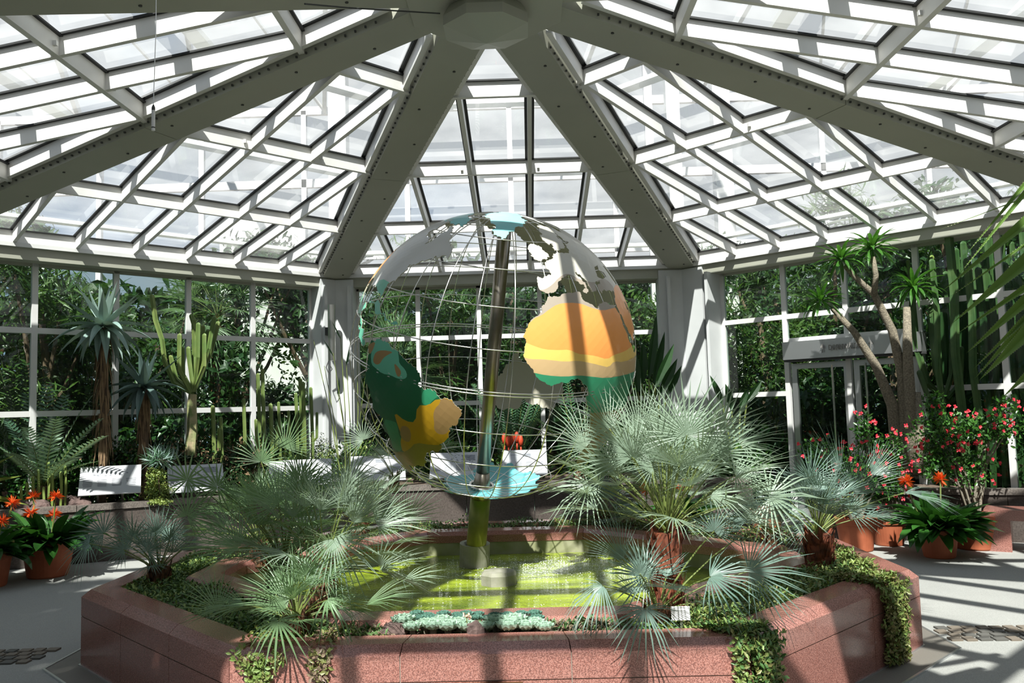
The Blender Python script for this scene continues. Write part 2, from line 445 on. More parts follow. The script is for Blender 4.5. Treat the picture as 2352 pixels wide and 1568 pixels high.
# window walls
WALLR = A0 + 0.30
def wall_grid(i, us, zs, name, skip=None, zlow=0.0, ztop=3.62):
    e = empty(name, sec(i, 0, WALLR), kind='structure')
    inv = e.location
    def P(u, z, dr=0): return sec(i, u, WALLR+dr, z) - inv
    for u in us:
        z0 = zlow
        m_ = MB(); m_.bar(P(u, z0), P(u, ztop), 0.07, 0.06, up=sec(i, 0, 1)); m_.build('mullion', M['white'], e)
    m_ = MB(); m_.bar(P(us[0], ztop-0.02), P(us[-1], ztop-0.02), 0.06, 0.06); m_.build('head_rail', M['beam'], e)
    for z in zs:
        for a_, b_ in zip(us[:-1], us[1:]):
            if skip and skip(a_, b_, z): continue
            m_ = MB(); m_.bar(P(a_+.035, z), P(b_-.035, z), 0.056, 0.07); m_.build('transom', M['white'], e)
    if not skip:
        g = MB(); g.quad([P(us[0], zlow), P(us[-1], zlow), P(us[-1], ztop), P(us[0], ztop)]); g.build('pane', M['glass_win'], e)
    # jambs
    hw = WALLR*T8
    for s_, u in ((-1, us[0]), (1, us[-1])):
        m_ = MB(); m_.bar(P(u+s_*0.05, 0, -0.17), P(u+s_*0.05, ztop, -0.17), 0.05, 0.40, up=sec(i, 0, 1)); m_.build('jamb', M['column'], e)
    return e, P
us = (-2.43, -1.455, -0.485, 0.485, 1.455, 2.43)
wall_grid(0, us, (1.75, 2.79), 'window_1')
wall_grid(7, us, (1.74, 2.77), 'window_2')
wall_grid(6, us, (1.74, 2.77), 'window_3')
wall_grid(2, us, (1.74, 2.77), 'window_4')
for i_, n_ in ((3, 'window_6'), (5, 'window_7')):
    wall_grid(i_, us, (1.74, 2.77), n_)
m_ = MB(); m_.box((0, -7.25, 1.9), (6.2, .12, 3.8)); m_.build('wall_near', mat('plaster_wall', (0.16, 0.155, 0.14), 0.8), kind='structure')
usr = (-2.18, -1.17, -0.27, 0.68, 1.64, 2.43)
sk = lambda a_, b_, z: (z < 2.4 and a_ > -1.3 and b_ < 0.8)
ew, P = wall_grid(1, usr, (1.75, 2.50, 2.85), 'window_5', skip=lambda a_, b_, z: (z < 2.4 and -1.25 < a_ < 0.5) or (z == 2.50 and not (-1.25 < a_ < 0.5)))
for a_, b_, z0, z1 in ((-2.18, -1.17, 0, 3.6), (0.68, 2.43, 0, 3.6), (-1.17, 0.68, 2.5, 3.6)):
    g = MB(); g.quad([P(a_, z0), P(b_, z0), P(b_, z1), P(a_, z1)]); g.build('pane', M['glass_win'], ew)
# door
dr = empty('door_1', sec(1, -0.27, WALLR), kind='structure')
tag(dr, 'double glass door with aluminium frame under a lettered header')
def D(u, z, r=0): return sec(1, u, WALLR+r, z) - dr.location
m_ = MB(); m_.bar(D(-1.12, 2.345, -0.12), D(0.76, 2.345, -0.12), 0.20, 0.25); hd = m_.build('header', M['alu'], dr)
m_ = MB(); m_.bar(D(-1.12, 2.205, -0.11), D(0.76, 2.205, -0.11), 0.17, 0.03); m_.build('rail', M['dark'], dr)
for s_, ua, ub in ((-1, -1.10, -0.26), (1, -0.20, 0.64)):
    lf = MB()
    for u in (ua, ub): lf.bar(D(u + (0.04 if u == ua else -0.04), 0.02), D(u + (0.04 if u == ua else -0.04), 2.17), 0.08, 0.05, up=sec(1, 0, 1))
    lf.bar(D(ua+.08, 2.13), D(ub-.08, 2.13), 0.05, 0.08); lf.bar(D(ua+.08, 0.08), D(ub-.08, 0.08), 0.05, 0.12)
    lo = lf.build('door_leaf', M['alu'], dr)
    g = MB(); g.quad([D(ua+.08, .14), D(ub-.08, .14), D(ub-.08, 2.09), D(ua+.08, 2.09)]); g.build('pane', M['glass_win'], lo)
    u = -0.47 if s_ < 0 else -0.01
    h = MB(); h.tube([D(u, 0.4, -0.09), D(u, 2.12, -0.09)], 0.017, 10); h.tube([D(u, 0.5, -0.09), D(u, 0.5, 0)], 0.01, 6); h.tube([D(u, 2.0, -0.09), D(u, 2.0, 0)], 0.01, 6)
    h.build('door_handle', M['chrome'], lo)
# lettering
tcu = bpy.data.curves.new('t', 'FONT'); tcu.body = 'DORNW\u00c4LDER'; tcu.size = 0.098; tcu.align_x = 'CENTER'; tcu.align_y = 'CENTER'; tcu.extrude = 0.003; tcu.offset = 0.0022
to = bpy.data.objects.new('t', tcu); COL.objects.link(to)
bpy.context.view_layer.update()
tm = bpy.data.meshes.new_from_object(to.evaluated_get(bpy.context.evaluated_depsgraph_get()))
bpy.data.objects.remove(to)
lt = bpy.data.objects.new('lettering', tm); COL.objects.link(lt); lt.parent = dr
tm.materials.clear(); tm.materials.append(M['ink'])
lt.location = D(-0.19, 2.345, -0.25); lt.scale = (0.7, 1, 1); lt.rotation_euler = (PI/2, 0, -PI/4)
for u in (-0.52, 0.14):
    m_ = MB()
    base = D(u, 2.285, -0.247); ux = sec(1, 1, 0)
    m_.quad([base-ux*.008, base+ux*.008, base+ux*.008+V(0, 0, .075), base-ux*.008+V(0, 0, .075)])
    m_.quad([base-ux*.03+V(0, 0, .07), base+ux*.03+V(0, 0, .07), base+V(0, 0, .125)])
    m_.build('arrow', M['ink'], dr)

# outer greenhouse frame seen through the glass
fr = empty('greenhouse_frame', (0, 10, 0), kind='structure')
tag(fr, 'white steel frame of the larger greenhouse outside the pavilion')
def FP(x, y, z): return V(x, y-10, z)
m_ = MB()
for x in range(-14, 15, 2):
    m_ = MB(); m_.bar(FP(x*1.25, 13.5, 0), FP(x*1.25, 13.5, 9), 0.12, 0.12, up=V(0, 1, 0)); m_.build('post', M['white'], fr)
for z in (5.4, 7.2, 9):
    m_ = MB(); m_.bar(FP(-18, 13.5, z), FP(18, 13.5, z), 0.12, 0.2); m_.build('cross_beam', M['white'], fr)
for s_ in (-1, 1):
    for k in range(7):
        y = 12-k*2.6
        m_ = MB(); m_.bar(FP(s_*13, y, 0), FP(s_*13, y, 9), 0.12, 0.12); m_.build('post', M['white'], fr)
    for z in (5.4, 7.2, 9):
        m_ = MB(); m_.bar(FP(s_*13, 13.5, z), FP(s_*13, -8, z), 0.12, 0.2); m_.build('cross_beam', M['white'], fr)
for k in range(12):
    x = -16.5+k*3
    m_ = MB(); m_.bar(FP(x, 13.5, 9), FP(x+2.5, 3.5, 13), 0.10, 0.22); m_.bar(FP(x+3, 13.5, 9), FP(x+1.5, 8, 11), 0.06, 0.06); m_.build('truss', M['white'], fr)
for (px, y, w) in ((778, 9.6, 0.34), (1545, 9.8, 0.26), (1655, 10.2, 0.34), (1490, 10.5, 0.16)):
    p = at(px, 300, y)
    m_ = MB(); m_.bar(FP(p.x, y, 0), FP(p.x, y, 9), w, w, up=V(0, 1, 0)); m_.build('wide_post', M['white'], fr)

# hanging sensor
hs = empty('hanging_sensor', at(352, 300, -2.6), 'thin white sensor tube hanging on a cable at upper left', 'sensor')
c0 = hs.location
m_ = MB(); m_.tube([(0, 0, 0), (0, 0, 0.10)], 0.0085, 12); m_.build('sensor_tube', M['white'], hs)
m_ = MB(); m_.tube([(0, 0, 0.012), (0, 0, 0.018)], 0.009, 12); m_.build('band', M['dark'], hs)
m_ = MB(); m_.tube([(0, 0, 0.10), (0, 0, 0.115), (0, 0, 0.128)], [0.0085, 0.008, 0.003], 12); m_.build('cap', M['dark'], hs)
m_ = MB(); m_.tube([(0, 0, 0.128), (0.01, 0, 0.5), (0.015, 0, 1.35)], 0.002, 6); m_.build('cable', M['wire'], hs)

# tube lamp on the left column
tl = at(762, 775, 6.2)
lm = empty('tube_lamp', tl, 'brushed metal tube fixture standing out from the left corner column', 'lamp')
m_ = MB(); m_.tube([(0, 0, -0.35), (0, 0, 0.50)], 0.055, 20); m_.build('housing', M['steel'], lm, smooth=False)
m_ = MB(); m_.box((-0.08, 0.09, 0.1), (0.05, 0.16, 0.12)); m_.build('bracket', M['dark'], lm)
m_ = MB(); m_.tube([(-0.05, 0, -0.35), (-0.09, 0, -0.45), (-0.05, 0.0, -0.55), (0.0, 0, -0.48), (-0.04, 0, -0.40)], 0.008, 6); m_.build('cable', M['dark'], lm)

# ================================================================== planter with pool
def octo(hx, hy, cx):
    cy = hy - (hx - cx)
    return [V(-cx, -hy, 0), V(cx, -hy, 0), V(hx, -cy, 0), V(hx, cy, 0), V(cx, hy, 0), V(-cx, hy, 0), V(-hx, cy, 0), V(-hx, -cy, 0)]
def ins(hx, hy, cx, d):
    return octo(hx-d, hy-d, cx-d*T8)
OUT = (2.82, 2.31, 1.26)
POOL = (2.02, 1.53, 0.73)
pl = empty('granite_planter', (0, 0, 0), 'octagonal red granite planter ringing the green pool', 'planter')
def slabs(outer, inner, z0, z1, bev, segl, parent, name='granite_slab', gap=0.005, off=0.0, bev_in=0.0):
    for i in range(8):
        a, b = outer[i], outer[(i+1) % 8]; ia, ib = inner[i], inner[(i+1) % 8]
        L = (b-a).length; n = max(1, round(L/segl))
        for k in range(n):
            t0, t1 = k/n, (k+1)/n
            g = gap/L/2
            t0 += g; t1 -= g
            o0, o1 = a.lerp(b, t0), a.lerp(b, t1); i0, i1 = ia.lerp(ib, t0), ia.lerp(ib, t1)
            nn = (i0-o0).normalized()
            prof0 = [(o0, z0), (o0, z1-bev), (o0+(i0-o0).normalized()*bev*1.3, z1), (i0-(i0-o0).normalized()*bev_in, z1), (i0, z1-bev_in), (i0, z0)]
            prof1 = [(o1, z0), (o1, z1-bev), (o1+(i1-o1).normalized()*bev*1.3, z1), (i1-(i1-o1).normalized()*bev_in, z1), (i1, z1-bev_in), (i1, z0)]
            m_ = MB()
            m_.v = [(p.x, p.y, z) for p, z in prof0] + [(p.x, p.y, z) for p, z in prof1]
            m_.f = [(q, 6+q, 6+(q+1) % 6, (q+1) % 6) for q in range(6)] + [(0, 1, 2, 3, 4, 5), (11, 10, 9, 8, 7, 6)]
            m_.m = [0]*8
            m_.build(name, M['granite'], parent)
slabs(octo(*OUT), ins(*OUT, 0.10), 0.0, 0.325, 0.0, 0.85, pl)
slabs(octo(*OUT), ins(*OUT, 0.22), 0.331, 0.50, 0.045, 0.85, pl, 'coping_slab')
core = MB()
for i in range(8):
    a = ins(*OUT, 0.006); b_ = ins(*OUT, 0.20); j = (i+1) % 8
    core.prism([(a[i].x, a[i].y), (a[j].x, a[j].y), (b_[j].x, b_[j].y), (b_[i].x, b_[i].y)], 0.0, 0.45)
core.build('core_wall', mat('pale_mortar', (0.28, 0.24, 0.2), 0.8), pl)
slabs(ins(*POOL, -0.27), octo(*POOL), 0.40, 0.50, 0.03, 1.3, pl, 'pool_coping', bev_in=0.035)
M['tile'] = mat('pool_tile', (0.34, 0.33, 0.22), 0.5, var=(0.22, 0.24, 0.10), scale=5)
lin = MB()
pa, pb = octo(*POOL), ins(*POOL, -0.1)
for i in range(8):
    j = (i+1) % 8
    lin.prism([(pa[i].x*1.004, pa[i].y*1.004), (pb[i].x, pb[i].y), (pb[j].x, pb[j].y), (pa[j].x*1.004, pa[j].y*1.004)], 0.02, 0.40)
lin.build('pool_lining', M['tile'], pl)
# soil
so = MB()
ro, ri = ins(*OUT, 0.2), ins(*POOL, -0.26)
N = 8
for i in range(8):
    j = (i+1) % 8
    for a in range(6):
        for b_ in range(3):
            P_ = []
            for (s_, t_) in ((a/6, b_/3), ((a+1)/6, b_/3), ((a+1)/6, (b_+1)/3), (a/6, (b_+1)/3)):
                p = ro[i].lerp(ro[j], s_).lerp(ri[i].lerp(ri[j], s_), t_)
                P_.append(V(p.x, p.y, 0.455 + 0.03*noise.noise(V(p.x*3, p.y*3, 0)) if 0 < t_ < 1 else 0.45))
            so.quad(P_)
so.build('soil_bed', M['soil'], pl, kind='stuff')
# plaque
m_ = MB(); m_.box((0, 0, 0), (0.44, 0.012, 0.12)); pq = m_.build('plaque', mat('bronze_plaque', (0.20, 0.10, 0.05), 0.4, 0.6), loc=(-0.04, -2.317, 0.262))
tag(pq, 'small brown plaque on the front face of the granite planter', 'plaque')

# water
wmat = bpy.data.materials.new('green_water'); wmat.use_nodes = True
nt = wmat.node_tree; b = nt.nodes['Principled BSDF']
t = nt.nodes.new('ShaderNodeTexCoord')
n1 = nt.nodes.new('ShaderNodeTexNoise'); n1.inputs['Scale'].default_value = 1.6; n1.inputs['Detail'].default_value = 5; n1.inputs['Distortion'].default_value = 0.6
mp = nt.nodes.new('ShaderNodeMapping'); mp.inputs['Scale'].default_value = (1, 2.2, 1)
r = nt.nodes.new('ShaderNodeValToRGB')
r.color_ramp.elements[0].position = 0.32; r.color_ramp.elements[0].color = (0.09, 0.13, 0.014, 1)
r.color_ramp.elements[1].position = 0.66; r.color_ramp.elements[1].color = (0.34, 0.42, 0.03, 1)
nt.links.new(t.outputs['Object'], mp.inputs['Vector']); nt.links.new(mp.outputs['Vector'], n1.inputs['Vector']); nt.links.new(n1.outputs['Fac'], r.inputs['Fac']); nt.links.new(r.outputs['Color'], b.inputs['Base Color'])
b.inputs['Roughness'].default_value = 0.05; b.inputs['IOR'].default_value = 1.33
w1 = nt.nodes.new('ShaderNodeTexNoise'); w1.inputs['Scale'].default_value = 60; w1.inputs['Detail'].default_value = 2
w2 = nt.nodes.new('ShaderNodeTexNoise'); w2.inputs['Scale'].default_value = 9; w2.inputs['Detail'].default_value = 3
nt.links.new(t.outputs['Object'], w1.inputs['Vector']); nt.links.new(t.outputs['Object'], w2.inputs['Vector'])
ad = nt.nodes.new('ShaderNodeMath'); ad.operation = 'MULTIPLY_ADD'; ad.inputs[1].default_value = 1.8
nt.links.new(w2.outputs['Fac'], ad.inputs[0]); nt.links.new(w1.outputs['Fac'], ad.inputs[2])
bu = nt.nodes.new('ShaderNodeBump'); bu.inputs['Strength'].default_value = 1.0; bu.inputs['Distance'].default_value = 0.02
nt.links.new(ad.outputs['Value'], bu.inputs['Height']); nt.links.new(bu.outputs['Normal'], b.inputs['Normal'])
m_ = MB(); m_.prism([(p.x, p.y) for p in octo(*POOL)], 0.02, 0.285)
wt = m_.build('pool_water', wmat); tag(wt, 'rippling algae green water filling the octagonal pool', 'water', kind='stuff')

# white bubbles around the fountain, painted in for the water's sparkle
fm = MB(); rr = random.Random(8)
for k in range(2300):
    y = rr.gauss(0.85, 0.28) if k % 4 else rr.uniform(-1.4, 1.3); x = rr.gauss(0.55, 0.55) if k % 4 else rr.uniform(-1.0, 1.5)
    if abs(y) > 1.45 or abs(x) > 1.5: continue
    q = rr.uniform(0.0018, 0.0045)
    fm.v += [(x+q, y, .286), (x, y+q, .286), (x-q, y, .286), (x, y-q, .286), (x, y, .286+q*1.3)]; n = len(fm.v)-5
    for t_ in ((0, 1), (1, 2), (2, 3), (3, 0)): fm.f.append((n+t_[0], n+t_[1], n+4)); fm.m.append(0)
tag(fm.build('water_bubbles', mat('bubble_sparkle', (0.95, 0.97, 0.95), 0.1)), 'white bubbles painted in as sparkle on the pool around the globe post', 'water bubbles', kind='stuff')
# fountain stone
fs = empty('fountain_stone', (-0.03, -0.08, 0.285), 'low octagonal concrete stone in front of the globe post', 'stone')
P0 = atz(1145, 1348, 0.285); fs.location = (P0.x, P0.y+0.13, 0.285)
m_ = MB()
q1 = [V(0.147*math.cos(PI/8+k*PI/4), 0.147*math.sin(PI/8+k*PI/4), 0) for k in range(8)]
m_.v = [(p.x, p.y, -0.12) for p in q1] + [(p.x, p.y, 0.075) for p in q1] + [(p.x*0.86, p.y*0.86, 0.10) for p in q1] + [(0, 0, 0.11)]
for k in range(8):
    j = (k+1) % 8
    m_.f += [(k, j, 8+j, 8+k), (8+k, 8+j, 16+j, 16+k), (16+k, 16+j, 24)]; m_.m += [0]*3
m_.build('stone_block', M['concrete'], fs)

# drain strip round the planter and cobble bands
tr = MB()
a, b_ = ins(*OUT, -0.005), ins(*OUT, -0.20)
for i in range(8):
    j = (i+1) % 8
    tr.prism([(a[i].x, a[i].y), (b_[i].x, b_[i].y), (b_[j].x, b_[j].y), (a[j].x, a[j].y)], 0.0, 0.006)
tr.build('trim_1', mat('drain_grate', (0.16, 0.145, 0.125), 0.6, bump=0.3, bscale=120), kind='structure')
tr = MB()
for (q0, q1) in ((octo(*OUT), ins(*OUT, -0.012)), (ins(*OUT, -0.195), ins(*OUT, -0.21))):
    for i in range(8):
        j = (i+1) % 8
        tr.prism([(q0[i].x, q0[i].y), (q1[i].x, q1[i].y), (q1[j].x, q1[j].y), (q0[j].x, q0[j].y)], 0.0, 0.012)
tr.build('trim_2', M['alu'], kind='structure')
rr = random.Random(3)
for nm, x0, x1, y0, sl in (('trim_3', 3.1, 6.6, -0.72, -0.06), ('trim_4', -6.6, -3.1, -0.72, 0.05)):
    cbm = MB(); nx = int((x1-x0)/0.095)
    base = MB()
    for k in range(nx):
        for j in range(4):
            x = x0+k*0.095+0.04*(j % 2); y = y0+j*0.095+sl*(x-(x0+x1)/2)
            cbm.box((x+rr.uniform(-.006, .006), y, 0.004), (0.078+rr.uniform(-.01, .006), 0.078+rr.uniform(-.01, .006), 0.016), m=rr.randint(0, 1))
    cbm.build(nm, [mat('cobble_grey', (0.10, 0.095, 0.085), 0.7), mat('cobble_brown', (0.17, 0.14, 0.11), 0.7)], kind='structure')

# outer bed walls
def bedwall(pts, h, name, label):
    e = empty(name, (pts[0][0], pts[0][1], 0), label, 'wall')
    for (x0, y0), (x1, y1) in zip(pts[:-1], pts[1:]):
        a = V(x0, y0, 0); b_ = V(x1, y1, 0); L = (b_-a).length; n = max(1, round(L/0.9)); d = (b_-a)/L; nn = V(-d.y, d.x, 0)
        for k in range(n):
            p, q = a.lerp(b_, k/n), a.lerp(b_, (k+1)/n)
            p = p + d*0.003; q = q - d*0.003
            o = e.location
            s1 = MB(); c = (p+q)/2 - o + nn*0.03
            rot = Matrix.Rotation(math.atan2(d.y, d.x), 3, 'Z')
            s1.box((c.x, c.y, (h-0.085)/2), ((q-p).length, 0.06, h-0.085), rot); s1.build('wall_slab', M['bedslab'], e)
            s1 = MB(); c = (p+q)/2 - o + nn*0.05
            s1.box((c.x, c.y, h-0.04), ((q-p).length, 0.14, 0.07), rot); s1.build('coping', M['dkgranite'], e)
    return e
M['bedslab'] = mat('brown_granite_slab', (0.065, 0.052, 0.046), 0.35, var=(0.105, 0.085, 0.075), scale=60, detail=2)
BW1 = [(-7.0, 2.35), (-5.0, 3.26), (-4.08, 3.72), (-2.8, 4.3), (-1.5, 4.72), (0.3, 4.86), (1.7, 4.84), (3.15, 4.66)]
bedwall(BW1, 0.67, 'bed_wall', 'low dark granite wall behind the pool, carrying the info panels')
BW2 = [(3.75, 3.55), (4.6, 3.45), (5.6, 3.15), (6.9, 2.5)]
bedwall(BW2, 0.60, 'bed_wall', 'low dark granite wall of the right bed behind the flower pots')
sb = MB(); sb.prism([(x, y+0.02) for x, y in BW1] + [(3.15, 6.75), (-2.7, 6.8), (-6.8, 2.9)], 0.50, 0.60)
o = sb.build('bed_soil', M['soil']); tag(o, 'dark soil filling the long bed along the far windows', 'soil', kind='stuff')
sb = MB(); sb.prism([(x, y+0.02) for x, y in BW2] + [(6.8, 2.7), (5.6, 3.9), (4.45, 5.05), (3.8, 4.6)], 0.46, 0.55)
o = sb.build('bed_soil', M['soil']); tag(o, 'dark soil filling the right bed in front of the doors', 'soil', kind='stuff')
# bench at the right
bn = empty('granite_bench', (5.5, 2.6, 0), 'pink granite bench with a dark gap underneath at the right edge', 'bench', rz=math.radians(-32))
m_ = MB(); m_.box((0.45, 0, 0.385), (1.7, 0.40, 0.11)); m_.build('seat', M['granite'], bn)
m_ = MB(); m_.prism([(-0.40, -0.17), (-0.16, -0.17), (-0.16, 0.17), (-0.40, 0.17)], 0, 0.33); m_.build('leg', M['granite'], bn)
m_ = MB(); m_.prism([(0.9, -0.17), (1.14, -0.17), (1.14, 0.17), (0.9, 0.17)], 0, 0.33); m_.build('leg', M['granite'], bn)

# info panels
def panel(corners_c, w, h, yaw, label, tilt=38, dots=0):
    e = empty('info_panel', (corners_c[0], corners_c[1], 0.66), label, 'sign', 'sloping info panels on the bed wall', rz=yaw)
    zc = corners_c[2]-0.66
    R = Matrix.Rotation(math.radians(tilt), 3, 'X')
    m_ = MB(); m_.box((0, 0, zc), (w, h, 0.012), R); bo = m_.build('board', M['panel'], e)
    pr = MB()
    rr = random.Random(int(w*1000)+dots)
    def pc(x, y, sx, sy):
        c = R @ V(x, y, 0.008); pr.box((c.x, c.y, c.z+zc), (sx, sy, 0.002), R)
    for cx in range(4):
        for k in range(9):
            pc(-w/2+w*(0.14+0.235*cx)-0.005, h*(0.02-0.03*k), w*0.17*rr.uniform(.8, 1), h*0.008)
    if dots == 0:
        for k in range(26): pc(-w*0.32+rr.uniform(0, w*0.6), h*(0.26+0.1*math.sin(k*0.7))+rr.uniform(-.01, .01), 0.022, 0.012)
    elif dots == 1:
        pc(w*0.28, h*0.28, w*0.25, h*0.2)
        for k in range(40): pc(w*rr.uniform(-.1, .42), h*rr.uniform(.05, .42), 0.02, 0.01)
    else:
        for k in range(20): pc(-w*0.3+k*w*0.03, h*0.3, 0.008, 0.02)
        pc(w*0.05, h*0.28, w*0.18, h*0.14)
    pr.build('print', M['panel_ink'], bo)
    for x in (-w*0.2, w*0.2):
        c = R @ V(x, -h*0.3, 0)
        m_ = MB(); m_.tube([(x, 0.05, -0.1), (x, c.y, zc+c.z)], 0.012, 8); m_.build('post', M['alu'], e)
    return e
pc_ = at(254, 1102, 3.62); panel((pc_.x, pc_.y, pc_.z), 0.67, 0.50, math.radians(24), 'pale sloping info panel with white drawing at the far left, leaf shadows on it')
pc_ = at(450, 1098, 4.1); panel((pc_.x, pc_.y, pc_.z), 0.66, 0.50, math.radians(24), 'sloping info panel behind the starburst palm leaves left of centre', dots=1)
pc_ = at(690, 1085, 4.6); panel((pc_.x, pc_.y, pc_.z), 0.8, 0.50, math.radians(14), 'sloping info panel at the foot of the left corner column', dots=2)
pc_ = at(868, 1075, 4.78); panel((pc_.x, pc_.y, pc_.z), 0.72, 0.50, math.radians(10), 'sloping info panel below the tip of South America on the globe', dots=2)
pc_ = at(1045, 1068, 4.85); panel((pc_.x, pc_.y, pc_.z), 0.66, 0.50, math.radians(2), 'sloping info panel with dark diagram, left behind the globe post', dots=1)
pc_ = at(1205, 1062, 4.86); panel((pc_.x, pc_.y, pc_.z), 0.60, 0.50, math.radians(0), 'sloping info panel below the orange cycad cones', dots=2)
# small plant label
ps = at(1563, 1408, -2.02)
e = empty('plant_label', (ps.x, ps.y, 0.45), 'blank white plant label on a stake at the front of the planter', 'sign')
m_ = MB(); m_.box((0, 0, ps.z-0.45), (0.098, 0.004, 0.07), Matrix.Rotation(math.radians(-8), 3, 'X')); m_.build('plate', mat('white_plate', (0.85, 0.85, 0.85), 0.4), e)
m_ = MB(); m_.box((0.004, 0.006, (ps.z-0.45)/2), (0.014, 0.004, ps.z-0.44)); m_.build('stake', M['alu'], e)
# ================================================================== globe
GC = V(-0.0281, 0.4268, 2.0901); GR = 1.1663
gk = V(0.129468, -0.300477, 1.0).normalized()
ge = V(0, 1, 0).cross(gk).normalized(); gg = gk.cross(ge); GSP = -1.052947
def gpos(la, lo, R=GR):
    la = math.radians(la); lo = math.radians(lo) + GSP
    return GC + (ge*(math.cos(la)*math.cos(lo)) + gg*(math.cos(la)*math.sin(lo)) + gk*math.sin(la)) * R
base = GC - gk*((GC.z-0.285)/gk.z)
gl = empty('globe_sculpture', (base.x, base.y, 0.02), 'large openwork metal globe with painted continent plates on a tilted post', 'sculpture')
O = gl.location.copy()
def L_(p): return p - O
W_ = MB()
def wire(pts, r, name):
    m_ = MB(); m_.tube([L_(p) for p in pts], r, 6, cap=False); return m_.build(name, M['wire'], gl, smooth=True)
for k in range(24):
    lo = -20 + 15*k
    wire([gpos(la, lo) for la in range(-86, 87, 4)], 0.0042, 'meridian_rod')
for la in (-75, -60, -45, -30, -15, 15, 30, 45, 60, 75):
    wire([gpos(la, lo) for lo in range(0, 361, 6)], 0.0042, 'parallel_rod')
for dla in (-0.55, 0.55):
    wire([gpos(dla, lo, GR+0.002) for lo in range(0, 361, 6)], 0.005, 'equator_rod')
# ring at the foot
m_ = MB()
sp_ = GC - gk*(GR*0.985)
m_.tube([L_(sp_ + (ge*math.cos(a)+gg*math.sin(a))*0.10) for a in [2*PI*k/32 for k in range(33)]], 0.014, 8, cap=False); m_.build('foot_ring', M['wire'], gl, smooth=True)
np_ = GC + gk*(GR*0.985)
m_ = MB(); m_.tube([L_(np_ + (ge*math.cos(a)+gg*math.sin(a))*0.07) for a in [2*PI*k/32 for k in range(33)]], 0.010, 8, cap=False); m_.build('top_ring', M['wire'], gl, smooth=True)
# post
m_ = MB(); m_.tube([L_(sp_ - gk*0.06), L_(GC), L_(np_)], 0.056, 28); m_.build('inner_pole', M['pole_up'], gl, smooth=True)
m_ = MB()
m_.tube([L_(base - gk*0.25), L_(sp_ - gk*0.10)], 0.087, 28); m_.build('lower_post', M['pole_low'], gl, smooth=True)
m_ = MB(); m_.tube([L_(sp_ - gk*0.11), L_(sp_ - gk*0.06), L_(sp_ + gk*0.0), L_(sp_+gk*0.12)], [0.087, 0.09, 0.075, 0.058], 28); m_.build('collar', M['pole_up'], gl, smooth=True)
m_ = MB()
bz = L_(base)
kx = gk.x*0.0; up_ = V(gk.x*0.4, gk.y*0.35, 1).normalized()
b0 = bz - up_*0.26
hgt = 0.46
m_.tube([b0, b0 + up_*hgt, b0+up_*hgt, b0+up_*(hgt-0.05)], [0.132, 0.132, 0.096, 0.096], 32)
m_.build('concrete_collar', M['concrete'], gl)

